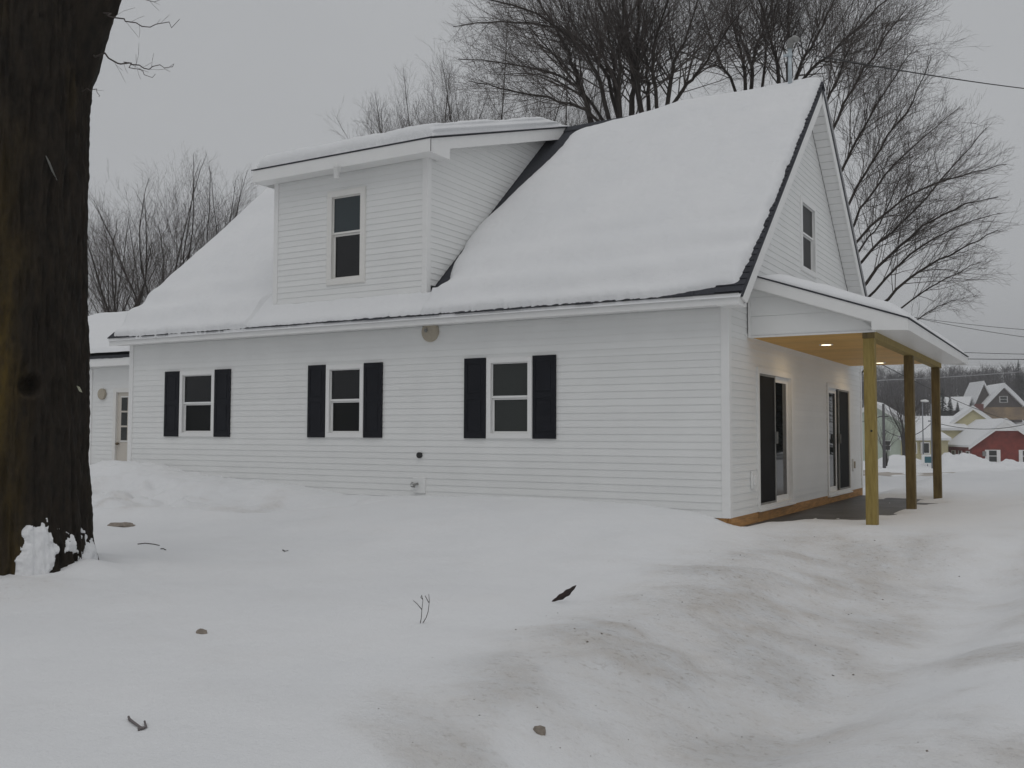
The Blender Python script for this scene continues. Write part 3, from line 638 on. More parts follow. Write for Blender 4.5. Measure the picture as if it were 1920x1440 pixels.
# ------------------------------------------------------------------ snow lying on the roofs
def slab(name, nu, nv, fn, label, m=M_SNOW):
    u, v = np.meshgrid(np.linspace(0, 1, nu), np.linspace(0, 1, nv), indexing='ij')
    o = npmesh(name, fn(u, v).reshape(-1, 3), gridquads(nu, nv), m)
    return tag(o, label, kind='stuff')
nl = math.hypot(1, SL)
def main_snow(u, v):
    x0, x1 = XL + .0, XR + .0; x = x0 + u * (x1 - x0)
    y = EX - .055 + v * (YR - EX + .335)             # runs over the ridge
    n = fbm(x * .6, y * .9, 3, 3); n2 = fbm(x * 2.6, y * 2.6, 7, 3); n3 = fbm(x * 9, y * 9, 2, 3)
    t = .135 + .025 * n + .012 * n2 + .004 * n3
    t = t + .042 * np.sin((y + .12 * n) * 11) * sm(1.6, .2, y)                       # sagging bands above the eave
    edge_r = (XR - .02 + .012 * n2 + .012 * n3 - .05 * sm(1.0, -.2, y)) - x
    edge_l = x - (XL + .03 + .015 * n3 + .10 * sm(.3, -.35, y))
    keep = np.where(x > DXR, .055, .05)
    n4 = fbm(x * 16, y * 16, 8, 2)
    edge_b = y - (EX - .020 + keep * .3 * sm(-9, -2, x) + .012 * n2 + .016 * n3 + .008 * n4 +   .13 * sm(-.9, .25, x) + .05 * sm(XL + .9, XL, x))
    r = lambda e, k: np.sqrt(np.clip(1 - (1 - np.clip(e / k, 0, 1)) ** 2, 0, 1))
    cover = r(edge_r, .13) * r(edge_l, .12) * r(edge_b, .17)
    # bare shingles beside the dormer cheek and along the ridge next to it
    yb = np.clip(y, YD, 9)
    gap = .05 + .48 * sm(1.5, 3.9, y) - .16 * sm(4.1, 4.6, y) + .16 * np.exp(-((y - .35) / .30) ** 2) + .03 * n2 + .02 * n3 - .08 * np.exp(-((y - 1.5) / .5) ** 2)
    bare = np.where((x > DXR - .05) & (y > YD - .0), r(np.maximum(x - DXR - gap, 0), .40), 1.0)
    bare = np.where((x > DXL - .0) & (x < DXR + .0) & (y > YD + .04), 0.0, bare)
    ridge = np.where(x < DXR + 3.2, 1 - sm(YR - .42 + .26 * sm(DXR + .3, DXR + 2.6, x) + .3 * sm(DXR + 2.2, DXR + 3.2, x), YR - .18 + .26 * sm(DXR + .3, DXR + 2.6, x) + .3 * sm(DXR + 2.2, DXR + 3.2, x), y), 1.0)
    ridge = np.where(x < DXL, 1.0, ridge)
    thin = np.where((x > DXL - .3) & (x < DXR + .2), .55, 1.0)
    thin = 1 - (1 - thin) * sm(.5, .1, y)
    t = -.03 + (t * thin + .03) * cover * bare * ridge
    yy = np.minimum(y, YR); over = np.clip(y - YR, 0, 1)
    z = EZ + SL * (yy - EX) - over * SL * .9
    bl = sm(YR + .0, YR - .5, y)
    ny, nz = -SL / nl * bl, np.sqrt(1 - (SL / nl * bl) ** 2)
    return np.stack([x, y + t * ny, z + t * nz], -1)
slab('snow_on_main_roof', 420, 190, main_snow, 'thick smooth snow on the main roof slope facing the yard')
def back_snow(u, v):
    x = XL + u * (XR - XL); y = YR + .1 + v * (YR - EX - .2); t = .14 + .02 * fbm(x, y, 1, 3)
    return np.stack([x, y, EZ + SL * (2 * YR - y - EX) + t], -1)
slab('snow_on_back_roof', 80, 40, back_snow, 'snow on the rear slope of the main roof')
def shed_snow(u, v):
    u = .5 - .5 * np.cos(math.pi * u); v = .5 - .5 * np.cos(math.pi * v)
    x0, x1 = DRX0 + .10, DRX1 - .012; x = x0 + u * (x1 - x0); y0, y1 = DE + .05, YR + .25; y = y0 + v * (y1 - y0)
    n = fbm(x * .9, y * .9, 13, 3); n3 = fbm(x * 7, y * 7, 4, 3)
    r = lambda e, k: np.sqrt(np.clip(1 - (1 - np.clip(e / k, 0, 1)) ** 2, 0, 1))
    eb = y - y0 - .03 * np.abs(n3) * u; el = x - x0; er = x1 - x; et = YR + .1 - y
    t = (.25 + .03 * n + .01 * n3) * (r(eb, .16) ** .6) * (r(el, .10) ** .6) * (r(er, .12) ** .55) * sm(-.0, 1.5, et + .35)
    # layered face of the slab at its right edge
    return np.stack([x + .02 * np.sin(t * 60) * sm(.12, .0, er), y, dz(y) - .02 + t], -1)
slab('snow_on_dormer_roof', 150, 150, shed_snow, 'layered slab of snow on the dormer roof')
def porch_snow(u, v):
    y0, y1 = YF + .03, YB - .03; u = .5 - .5 * np.cos(math.pi * u); v = .5 - .5 * np.cos(math.pi * v); x = .03 + u * (PE - .04); y = y0 + v * (y1 - y0)
    n = fbm(x * 1.2, y * 1.2, 23, 3); n3 = fbm(x * 7, y * 7, 14, 3)
    r = lambda e, k: np.sqrt(np.clip(1 - (1 - np.clip(e / k, 0, 1)) ** 2, 0, 1))
    t = (.15 + .03 * n + .006 * n3) * r(y - y0, .22) * r(y1 - y, .2) * r(PE - .03 - x, .35) * sm(-.0, .55, x - .02 - .06 * n)
    return np.stack([x, y, pz(x) - .012 + t], -1)
slab('snow_on_porch_roof', 60, 150, porch_snow, 'soft blanket of snow on the sloping porch roof')
def annex_snow(u, v):
    x0, x1 = -19.75, -Lx - .13; x = x0 + u * (x1 - x0); y = AY - .27 + v * (4.75 - AY + .9)
    n = fbm(x * .8, y * .8, 31, 3); r = lambda e, k: np.sqrt(np.clip(1 - (1 - np.clip(e / k, 0, 1)) ** 2, 0, 1))
    t = (.20 + .03 * n) * (r(y - AY + .28, .16) ** .7) + .10 * sm(AY + .25, AY + .6, y)
    yy = np.minimum(y, 4.75)
    return np.stack([x, y, aez + asl * (yy - AY + .3) - .5 * np.clip(y - 4.75, 0, 2) ** 1.0 - .015 + t], -1)
slab('snow_on_annex_roof', 120, 90, annex_snow, 'snow on the lower annex roof behind the big tree')

# ------------------------------------------------------------------ trees
class Tree:
    def __init__(s, seed, kl=.55, dn=1.0, b0=.35): s.b0 = b0; s.r = random.Random(seed); s.seg = []; s.thick = []; s.kl = kl; s.dn = dn
    def grow(s, p, d, length, r, lev, up=.25, spread=(.35, .75), nchild=None, maxlev=3, wob=.12):
        n = max(2, min(7, int(length / (.42 if lev < 2 else .30)) + 1)); step = length / n; p = np.array(p, float); d = np.array(d, float); pts = [p]; rr = [r]
        for i in range(n):
            j = np.array([s.r.gauss(0, 1) for _ in range(3)]) * wob
            d = d + j + np.array([0, 0, up * step * .6]); d /= np.linalg.norm(d)
            q = p + d * step; pts.append(q); rr.append(r * (1 - .8 * (i + 1) / n)); p = q
        s.add(pts, rr, lev)
        s.children(pts, rr, lev, up, spread, nchild, maxlev)
    def add(s, pts, rr, lev):
        if rr[0] > .03: s.thick.append((pts, rr))
        else:
            for a, b, ra, rb in zip(pts[:-1], pts[1:], rr[:-1], rr[1:]): s.seg.append((a, b, ra, rb))
    def children(s, pts, rr, lev, up, spread, nchild, maxlev, start=.15):
        if lev >= maxlev: return
        L_ = sum(np.linalg.norm(b - a) for a, b in zip(pts[:-1], pts[1:]))
        n = nchild if nchild else max(3, int(s.dn * L_ * (2.9 if lev < 2 else 6.0)))
        for i in range(n):
            t = start + (1 - start) * (i + s.r.random()) / n; k = t * (len(pts) - 1); a = min(int(k), len(pts) - 2); f = k - a
            p = pts[a] * (1 - f) + pts[a + 1] * f; d = pts[a + 1] - pts[a]; d = d / (np.linalg.norm(d) + 1e-9)
            w = np.array([s.r.gauss(0, 1) for _ in range(3)]); w -= d * (w @ d); w /= np.linalg.norm(w) + 1e-9
            ang = s.r.uniform(*spread); nd = d * math.cos(ang) + w * math.sin(ang); nd[2] += .10; nd /= np.linalg.norm(nd)
            ln = min(s.b0 + s.kl * (1 - t) * L_, 4.2) * s.r.uniform(.5, 1.1) if lev == 0 else L_ * (.60 - .36 * t) * s.r.uniform(.55, 1.1)
            if lev >= 2: ln = min(ln, .8)
            rc = max(.0028, min(rr[a] * (1 - f) + rr[a + 1] * f, 1) * s.r.uniform(.26, .46))
            if ln > .12: s.grow(p, nd, ln, rc, lev + 1, up, spread, None, maxlev)
    def limb(s, pts, r0, r1, maxlev=3, nchild=None, up=.25, spread=(.35, .75), start=.15):
        pts = [np.array(p, float) for p in pts]; P = []; K = len(pts)        # Catmull-Rom
        for i in range(K - 1):
            p0, p1, p2, p3 = pts[max(i - 1, 0)], pts[i], pts[i + 1], pts[min(i + 2, K - 1)]
            for t in np.linspace(0, 1, 5)[:-1]:
                P.append(.5 * (2 * p1 + (p2 - p0) * t + (2 * p0 - 5 * p1 + 4 * p2 - p3) * t * t + (3 * p1 - p0 - 3 * p2 + p3) * t ** 3))
        P.append(pts[-1]); P = [p + np.array([s.r.gauss(0, .02) for _ in range(3)]) for p in P]
        R = [r0 + (r1 - r0) * i / (len(P) - 1) for i in range(len(P))]
        s.thick.append((P, R)); s.children(P, R, 0, up, spread, nchild, maxlev, start)
    def build(s, root, bark=M_BARK, twig=M_TWIG):
        m = MB()
        for P, R in s.thick: m.tube(P, R, 7 if R[0] > .06 else 5, cap=False)
        m.build('trunk', bark, root, smooth=True)
        A = np.array([x[0] for x in s.seg]); B = np.array([x[1] for x in s.seg]); ra = np.array([x[2] for x in s.seg]); rb_ = np.array([x[3] for x in s.seg])
        d = B - A; d /= np.linalg.norm(d, axis=1)[:, None] + 1e-9
        h = np.where(np.abs(d[:, 2:3]) < .9, np.array([[0, 0, 1.]]), np.array([[1., 0, 0]])); e1 = np.cross(d, h); e1 /= np.linalg.norm(e1, axis=1)[:, None]; e2 = np.cross(d, e1)
        V = np.empty((len(A), 6, 3))
        for k in range(3):
            t = 2 * math.pi * k / 3; o = e1 * math.cos(t) + e2 * math.sin(t); V[:, k] = A + o * ra[:, None]; V[:, 3 + k] = B + o * np.maximum(rb_, .0016)[:, None]
        base = (np.arange(len(A)) * 6)[:, None]
        Q = np.concatenate([base + np.array([[0, 1, 4, 3]]), base + np.array([[1, 2, 5, 4]]), base + np.array([[2, 0, 3, 5]])])
        npmesh('crown', V.reshape(-1, 3), Q, twig, root, smooth=False)
        return len(Q) * 2
NT = 0
def guided(name, label, group, base, limbs, depth, r0, seed, dz_=1.6, maxlev=3, cat='tree', dens=None, spread=(.35, .75), up=.25, kl=.6, dn=1.0):
    """limbs: outlines surveyed from the photograph, each set at its own distance around `depth`"""
    global NT
    g = height(np.array([base[0]]), np.array([base[1]]))[0]; root = empty(name, (base[0], base[1], g), label, cat, group)
    t = Tree(seed, kl, dn); B = np.array([base[0], base[1], g - .1])
    for pts, w0, off in limbs:
        W = [at(px, py, depth + off * (.3 + .7 * i / max(1, len(pts) - 1))) for i, (px, py) in enumerate(pts)]
        dn_ = (W[0] - W[1]) / np.linalg.norm(W[0] - W[1]); low_ = .45 * (B + (W[0] - B) * .62) + .55 * (W[0] + dn_ * .38 * np.linalg.norm(W[0] - B))
        t.limb([B, low_] + W, w0 * r0, w0 * r0 * .15, maxlev=maxlev, start=.42, nchild=dens, spread=spread, up=up)
    NT += t.build(root); return root
dA = 26.5
guided('maple_tree', 'tall bare many-stemmed tree fanning above the roof ridge', 'bare trees behind the house', at(1200, 830, dA)[:2], [
    ([(1108, 228), (1090, 170), (1066, 100), (1035, 40), (985, -50)], .13, 1.0), ([(1140, 222), (1118, 140), (1070, 70), (985, 20), (880, -10)], .10, -1.5),
    ([(1158, 215), (1120, 110), (1050, 55), (940, 40), (850, 50)], .09, 2.0), ([(1162, 214), (1150, 125), (1140, 60), (1110, -40)], .10, 1.5),
    ([(1160, 210), (1162, 110), (1168, 30), (1180, -90)], .11, -2.0), ([(1185, 212), (1188, 140), (1176, 60), (1160, -80)], .14, .6),
    ([(1203, 208), (1195, 140), (1196, 50), (1195, -100)], .13, -1.0), ([(1216, 205), (1212, 130), (1204, 60), (1228, -60)], .10, 2.4),
    ([(1232, 200), (1224, 110), (1245, 20), (1275, -70)], .09, -1.6), ([(1252, 198), (1264, 120), (1290, 60), (1325, -50)], .11, 1.2),
    ([(1265, 195), (1305, 140), (1345, 85), (1400, 10)], .09, -2.0), ([(1130, 225), (1060, 150), (960, 120), (860, 110)], .08, 3.0),
    ([(1120, 226), (1050, 190), (960, 170), (880, 150)], .07, -2.5)], dA, .90, 21, spread=(.38, 1.0), up=.06, kl=.48, dn=1.08)
guided('maple_tree', 'bare upright tree behind the service mast on the ridge', 'bare trees behind the house', at(1425, 830, 28)[:2], [
    ([(1380, 172), (1352, 120), (1330, 60), (1300, -30)], .08, 1.0), ([(1400, 170), (1390, 110), (1375, 40), (1362, -60)], .10, -1.0),
    ([(1408, 168), (1414, 100), (1442, 30), (1465, -60)], .11, .5), ([(1432, 165), (1434, 100), (1428, 20), (1440, -80)], .08, 2.0),
    ([(1460, 158), (1446, 80), (1425, 0), (1410, -70)], .10, -1.8), ([(1478, 155), (1480, 70), (1484, -70)], .12, .4),
    ([(1490, 160), (1520, 90), (1560, 10), (1590, -60)], .10, 1.5), ([(1500, 160), (1560, 100), (1630, 30), (1690, -20)], .09, -1.2)], 28, .82, 34, spread=(.38, 1.0), up=.06, kl=.48, dn=1.08)
guided('maple_tree', 'bare wide-spreading tree leaning out to the right beyond the gable', 'bare trees behind the house', at(1530, 830, 25)[:2], [
    ([(1542, 220), (1570, 150), (1600, 70), (1640, -20)], .12, 1.0), ([(1555, 260), (1610, 150), (1660, 70), (1700, 10)], .11, -1.4),
    ([(1575, 330), (1620, 240), (1680, 140), (1715, 90)], .11, 1.8), ([(1590, 380), (1650, 280), (1710, 190), (1745, 110)], .10, -.8),
    ([(1600, 420), (1660, 330), (1740, 250), (1800, 200)], .10, 2.2), ([(1608, 450), (1700, 370), (1800, 330), (1885, 310)], .10, -1.6),
    ([(1615, 490), (1690, 420), (1780, 320), (1850, 240)], .11, .8), ([(1625, 530), (1710, 440), (1790, 390), (1870, 370)], .12, -.5),
    ([(1640, 545), (1730, 460), (1810, 420), (1875, 400)], .10, 1.6), ([(1665, 560), (1740, 500), (1820, 460), (1868, 430)], .11, -1.5),
    ([(1690, 580), (1760, 530), (1820, 500), (1850, 490)], .07, .8), ([(1720, 600), (1770, 570), (1810, 560)], .05, -.6),
    ([(1610, 470), (1650, 420), (1690, 330), (1740, 280)], .08, 2.6)], 25, .52, 55, spread=(.28, .85), up=.06, kl=.44, dn=1.42)

def free_tree(name, label, group, px, depth, h_, seed, lean=0.0, stems=3, r=.1, py=830, maxlev=3, cat='tree', fan=.35, dn=.80):
    global NT
    b = at(px, py, depth); g = height(np.array([b[0]]), np.array([b[1]]))[0]; root = empty(name, (b[0], b[1], g), label, cat, group); t = Tree(seed, .75, dn)
    for k in range(stems):
        a = t.r.uniform(0, 6.28); o = np.array([math.cos(a), math.sin(a), 0]) * fan * h_ * t.r.uniform(.3, 1) + CR * lean * h_
        B = np.array([b[0], b[1], g - .1]); top = B + o + np.array([0, 0, h_ * t.r.uniform(.8, 1.05)])
        mid = B + o * .22 + np.array([t.r.gauss(0, .25), t.r.gauss(0, .25), h_ * .40]); m2 = B + o * .60 + np.array([t.r.gauss(0, .3), t.r.gauss(0, .3), h_ * .68])
        t.limb([B, mid, m2, top], r * t.r.uniform(.7, 1.1), .007, maxlev=maxlev, start=.3)
    NT += t.build(root); return root
GB = 'smaller bare trees far behind the dormer'
for i, (px, dd, hh, st, lb) in enumerate(((775, 40, 15.6, 5, 'slender bare tree showing above the left half of the dormer snow'), (850, 44, 18.5, 5, 'bare bushy tree above the middle of the dormer roof'), (965, 42, 19.5, 4, 'straight-stemmed bare tree above the right end of the dormer snow'), (1010, 38, 18.5, 3, 'thin bare tree between the dormer and the tall fanning tree'), (930, 43, 20.0, 4, 'upright bare tree with fine twigs right of the middle of the dormer roof'), (815, 42, 17.0, 4, 'fine-twigged bare tree left of the middle of the dormer roof'), (715, 46, 13.2, 4, 'low bare brushy tree leftmost above the dormer roof'), (905, 47, 20.0, 5, 'hazy bare tree behind the dormer trees'))):
    free_tree('bare_tree', lb, GB, px, dd, hh, 100 + i, stems=st, r=.10, fan=.30, dn=1.0)
GL = 'bare trees behind the annex'
for i, (px, dd, hh, st, fan, lb) in enumerate(((295, 40, 13.0, 6, .30, 'tallest bare tree rising behind the annex roof'), (380, 43, 13.4, 6, .28, 'bare tree partly hidden by the left slope of the main roof'), (215, 38, 11.0, 5, .25, 'thin dense bare tree beside the big trunk'), (250, 46, 12.0, 5, .3, 'tangled bare tree behind the annex ridge'), (188, 44, 11.8, 4, .22, 'bare tree just clear of the big dark trunk'), (425, 46, 12.8, 4, .22, 'bare tree crown barely clearing the roof snow'))):
    free_tree('bare_tree', lb, GL, px, dd, hh, 200 + i, stems=st, r=.075, fan=fan)

# the big maple at the left edge of the yard
gz = float(height(np.array([PX + .75]), np.array([PY - .2]))[0]) - .25
big = empty('old_maple_tree', (PX, PY, gz), 'massive dark mossy tree trunk at the left edge of the yard', 'tree')
NTH, NZ, HT = 400, 440, 6.4
def trunk_r(th, z):
    base = np.interp(z, [0, .25, .7, 1.4, 2.4, 3.6, 4.6, 5.2, 6.4], [.80, .735, .675, .645, .625, .585, .58, .61, .55])
    return base
th, zz = np.meshgrid(np.linspace(0, 2 * math.pi, NTH, endpoint=False), np.linspace(0, HT, NZ), indexing='ij')
cx, sy = np.cos(th), np.sin(th)
def bark_disp(cx, sy, z):
    rdg = 1 - np.abs(noise(cx * 5.5, sy * 5.5, z * 1.1 + .6 * noise(cx * 2, sy * 2, z))) * 2
    rdg2 = 1 - np.abs(noise(cx * 12, sy * 12, z * 3.0)) * 2
    big_ = noise(cx * 1.3, sy * 1.3, z * .5 + 4)
    lob = .045 * np.cos(5 * np.arctan2(sy, cx) + .8) * np.exp(-z / .55)
    pl = 1 - np.abs(noise(cx * 13, sy * 13, z * 1.9 + .7 * noise(cx * 5, sy * 5, z * 2.5))) * 2.2; pl2 = noise(cx * 30, sy * 30, z * 5.0)
    return .016 * rdg + .010 * rdg2 + .030 * np.clip(pl, -.6, .8) + .035 * big_ + .016 * noise(cx * 3, sy * 3, z * 1.8) + .010 * pl2 + .008 * noise(cx * 22, sy * 22, z * 16) + lob
R_ = trunk_r(th, zz) + bark_disp(cx, sy, zz)
# a knot hole facing the yard
kp = on(105, 716, 'y', PY - .55) ; kth = math.atan2(kp[1] - PY, kp[0] - PX); kz = kp[2] - gz
dd = np.hypot(((th - kth + math.pi) % (2 * math.pi) - math.pi) * .65 / .085, (zz - kz) / .085)
R_ = R_ - .14 * np.exp(-dd ** 4) + .022 * np.exp(-((dd - 1.45) / .45) ** 2)
lat = cx * CR[0] + sy * CR[1]
moss = np.clip(sm(.72, .15, lat + .22 * noise(cx * 4, sy * 4, zz * 1.2)) * sm(4.9, 2.6, zz) * (.7 + .6 * noise(cx * 3, sy * 3, zz * .8)) + .30 * sm(.3, .9, noise(cx * 2.2, sy * 2.2, zz * 1.3)), 0, 1)
tk = npmesh('trunk', np.stack([PX + R_ * cx, PY + R_ * sy, gz + zz], -1).reshape(-1, 3), gridquads(NTH, NZ, True), M_MAPLE, big, attr={'moss': moss.ravel()})
# fork limb leaving to the upper right, and thin dead twigs
m = MB(); P0 = at(85, 300, 9.6); pts = [P0, at(112, 170, 9.6), at(140, 60, 9.6), at(190, -60, 9.6), at(270, -220, 9.8), at(390, -420, 10)]
P = []
for i in range(len(pts) - 1):
    for t in np.linspace(0, 1, 9)[:-1]: P.append(pts[i] * (1 - t) + pts[i + 1] * t)
nn_ = 60; lv = []
for i, p in enumerate(P):
    d = P[min(i + 1, len(P) - 1)] - P[max(i - 1, 0)]; d /= np.linalg.norm(d); a = np.cross(d, CF); a /= np.linalg.norm(a); b = np.cross(d, a)
    for k in range(nn_):
        q = 2 * math.pi * k / nn_; rr = .16 + .15 * min(1, i / 11) - .12 * i / len(P); dsp = float(bark_disp(np.array(math.cos(q)), np.array(math.sin(q)), np.array(i * .14 + 9.0)))
        lv.append(p + (rr + dsp * .7) * (a * math.cos(q) + b * math.sin(q)))
i, j = np.meshgrid(np.arange(len(P) - 1), np.arange(nn_), indexing='ij'); j2 = (j + 1) % nn_
npmesh('limb', np.array(lv), np.stack([i * nn_ + j, i * nn_ + j2, (i + 1) * nn_ + j2, (i + 1) * nn_ + j], -1).reshape(-1, 4), M_MAPLE, big, attr={'moss': np.zeros(len(lv))})
tw = Tree(77, .16, 1.0, .10)
for pts, r0 in (([(196, 26), (225, 40), (280, 52), (332, 42)], .009), ([(172, 96), (205, 108), (250, 122), (290, 126), (330, 124)], .010), ([(160, 165), (172, 172), (183, 180)], .005), ([(180, -20), (240, -8), (300, 2)], .008), ([(235, 116), (258, 136), (285, 138)], .005)):
    W = [at(px, py, 9.5 - .25 * i) for i, (px, py) in enumerate(pts)]
    tw.limb(W, r0, .0022, maxlev=2, nchild=8, up=.05, spread=(.4, .9), start=.2)
mm = MB()
for P, R in tw.thick: mm.tube(P, R, 5)
for a, b, ra, rb2 in tw.seg: mm.tube([a, b], [max(ra * .55, .0018), max(rb2 * .5, .0012)], 3)
mm.build('dead_twigs', M_TWIG, big)
lf = on(150, 730, 'y', PY - .62); a = np.array([.07, -.012, -.045]); n_ = np.array([.012, -.01, .018])
MB().prism([lf - a * .6, lf - n_, lf + a * .6, lf + n_], (.004, -.012, .003)).build('pale_bark_chip', mat('pale_chip', (.33, .33, .24), .8), big)
# pale scar left by a lost strip of bark
def on_trunk(px, py, out=.0):
    v = ray(px, py); v = v / np.linalg.norm(v[:2]); o = CAM[:2] - np.array([PX, PY]); b_ = o @ v[:2]; z0 = CAM[2]
    rr = .62
    for _ in range(6):
        cc = o @ o - (rr + out) ** 2; q = b_ * b_ - cc
        if q < 0: return None
        t = -b_ - math.sqrt(q); p = CAM + v * t; thp = math.atan2(p[1] - PY, p[0] - PX)
        rr = float(trunk_r(np.array(thp), np.array(p[2] - gz)) + bark_disp(np.array(math.cos(thp)), np.array(math.sin(thp)), np.array(p[2] - gz)))
    return p
sc = [on_trunk(px, py, .006) for px, py in ((86, 292), (92, 305), (98, 320), (107, 338))]
MB().tube([p for p in sc if p is not None], [.004, .010, .009, .003][:len([p for p in sc if p is not None])], 6).build('bark_scar', mat('pale_scar', (.15, .15, .14), .9), big, smooth=True)

# snow plastered on the foot of the trunk: a thin shell that follows the bark
zs = np.linspace(0, 1.0, 150); ts = np.linspace(-math.pi, math.pi, 420)
T2, Z2 = np.meshgrid(ts, zs, indexing='ij'); c2, s2 = np.cos(T2), np.sin(T2)
cth = math.atan2(CAM[1] - PY, CAM[0] - PX)                     # side of the trunk that faces the drive
rel = (T2 - cth + math.pi) % (2 * math.pi) - math.pi
nn1 = fbm(c2 * 3.2, s2 * 3.2, Z2 * 3.2, 5); nn2 = fbm(c2 * 9, s2 * 9, Z2 * 9, 4)
mask = 1.3 * np.exp(-((rel - .30) / .20) ** 2 - ((Z2 - .52) / .20) ** 2) + 1.15 * np.exp(-((rel - .26) / .24) ** 2 - ((Z2 - .24) / .2) ** 2) + 1.25 * np.exp(-((rel - 1.15) / .36) ** 2 - ((Z2 - .22) / .28) ** 2) + .8 * np.exp(-((rel - .68) / .26) ** 2 - ((Z2 - .46) / .12) ** 2)
mask = mask - 1.1 * np.exp(-((rel - .72) / .17) ** 2 - ((Z2 - .20) / .20) ** 2)
th_ = np.clip(mask + .50 * nn1 + .30 * nn2 - .62, -.35, .35)
Rs = trunk_r(T2, Z2) + bark_disp(c2, s2, Z2) + np.where(th_ > 0, .004 + th_ * .10, th_ * .3 - .004)
o = npmesh('snow_on_trunk', np.stack([PX + Rs * c2, PY + Rs * s2, gz + Z2], -1).reshape(-1, 3), gridquads(len(ts), len(zs)), M_SNOW)
tag(o, 'wind blown snow stuck to the foot of the big trunk', kind='stuff')

# ------------------------------------------------------------------ things lying on the snow
def ground_pt(px, py):
    v = ray(px, py); t = 2.0
    for _ in range(4000):
        p = CAM + v * t; g = float(height(np.array([p[0]]), np.array([p[1]]))[0])
        if p[2] <= g: return np.array([p[0], p[1], g])
        t += max(.004, (p[2] - g) * .6)
    return p
def stone(px, py, w_, h_, label, m, seed):
    p = ground_pt(px, py); u, v = np.meshgrid(np.linspace(0, 2 * math.pi, 22, endpoint=False), np.linspace(0, math.pi, 12), indexing='ij')
    d = np.stack([np.cos(u) * np.sin(v), np.sin(u) * np.sin(v), np.cos(v)], -1); n = 1 + .28 * noise(d[..., 0] * 1.6 + seed, d[..., 1] * 1.6, d[..., 2] * 1.6) + .10 * noise(d[..., 0] * 5 + seed, d[..., 1] * 5, d[..., 2] * 5)
    q = d * n[..., None] * np.array([w_ / 2, w_ / 2.6, h_]) + p + np.array([0, 0, -h_ * .12])
    o = npmesh('ice_lump', q.reshape(-1, 3), gridquads(22, 12, True), m); return tag(o, label, 'ice lump', 'lumps of dirty ice on the snow')
M_LUMP = mat('dirty_ice', (.24, .205, .17), .8, var=.3, vscale=25, bump=.4)
stone(378, 1187, .095, .035, 'small brownish lump of dirty ice alone on the left lawn snow', M_LUMP, 1)
stone(1012, 1372, .075, .040, 'brown lump of ice near the bottom centre of the snow', M_LUMP, 2)
stone(228, 985, .42, .05, 'flat brown clod on the trodden snow beside the big trunk', M_LUMP, 3)
M_LEAF = mat('dead_leaf', (.022, .010, .008), .6, var=.4, vscale=30)
p = ground_pt(1034, 1129); q0 = p + np.array([0, 0, .004]); dep_ = (p - CAM) @ CF
q1 = at(1081, 1097, dep_ - .02); ax = q1 - q0; side = np.cross(ax, CF); side /= np.linalg.norm(side); m = MB(); N_ = 14
for i in range(N_ + 1):
    t = i / N_; wd = .026 * math.sin(math.pi * t) ** .8 * (1 + .15 * math.sin(t * 23)); cpt = q0 + ax * t + side * (-.012 * math.sin(math.pi * t)) + np.array([0, 0, .0])
    m.v += [tuple(cpt - side * wd), tuple(cpt - CF * .012 * math.sin(math.pi * t)), tuple(cpt + side * wd), tuple(cpt + CF * .004)]
for i in range(N_):
    for k in range(4): m.f.append((i * 4 + k, i * 4 + (k + 1) % 4, i * 4 + 4 + (k + 1) % 4, i * 4 + 4 + k))
tag(m.build('dead_leaf', M_LEAF, smooth=True), 'single dark curled leaf standing in the snow in front of the house', 'leaf')
def stalk(name, label, polys, rr, cat='twig', group=None, m_=M_TWIG, flat=False):
    m = MB()
    for pts in polys:
        g = ground_pt(*polys[0][0]); dep = (g - CAM) @ CF
        if flat: m.tube([ground_pt(px, py) + np.array([0, 0, rr * .9 + .004 * (i % 2)]) for i, (px, py) in enumerate(pts)], [rr * (1 - .4 * i / len(pts)) for i in range(len(pts))], 6)
        else: m.tube([at(px, py, dep + .012 * math.sin(i * 2.1)) for i, (px, py) in enumerate(pts)], [rr * (1 - .5 * i / len(pts)) for i in range(len(pts))], 6)
    return tag(m.build(name, m_, smooth=True), label, cat, group)
M_STALK = mat('weed_stalk', (.045, .036, .03), .8)
stalk('weed_stalk', 'forked dry weed stalk poking upright out of the front snow', [[(788, 1169), (790, 1158), (791, 1143), (793, 1126), (791, 1117)], [(791, 1143), (782, 1132), (775, 1126)], [(793, 1168), (799, 1158), (803, 1146), (805, 1128), (804, 1114)], [(804, 1130), (797, 1117)], [(793, 1124), (789, 1120), (791, 1116)]], .0032, 'weed', m_=M_STALK)
stalk('broken_stick', 'short broken grey stick lying in the snow at lower left', [[(243, 1352), (252, 1360), (262, 1366), (269, 1370)], [(243, 1352), (241, 1348)], [(258, 1371), (268, 1369), (274, 1366), (271, 1357)]], 0.0075, 'stick', flat=True, m_=mat('grey_stick', (.16, .14, .14), .8))
stalk('fallen_twig', 'thin curved twig on the snow right of the big trunk', [[(258, 1021), (272, 1020), (288, 1021), (299, 1024)]], .006, 'twig', 'fallen twigs on the snow', flat=True, m_=M_STALK)
stalk('fallen_twig', 'shorter twig just below the curved one near the big trunk', [[(301, 1030), (306, 1030), (311, 1032)]], .006, 'twig', 'fallen twigs on the snow', flat=True, m_=M_STALK)
stalk('fallen_twig', 'tiny bent twig on the smooth snow below the middle shutters', [[(530, 1032), (534, 1035), (540, 1033)]], .006, 'twig', 'fallen twigs on the snow', flat=True, m_=M_STALK)
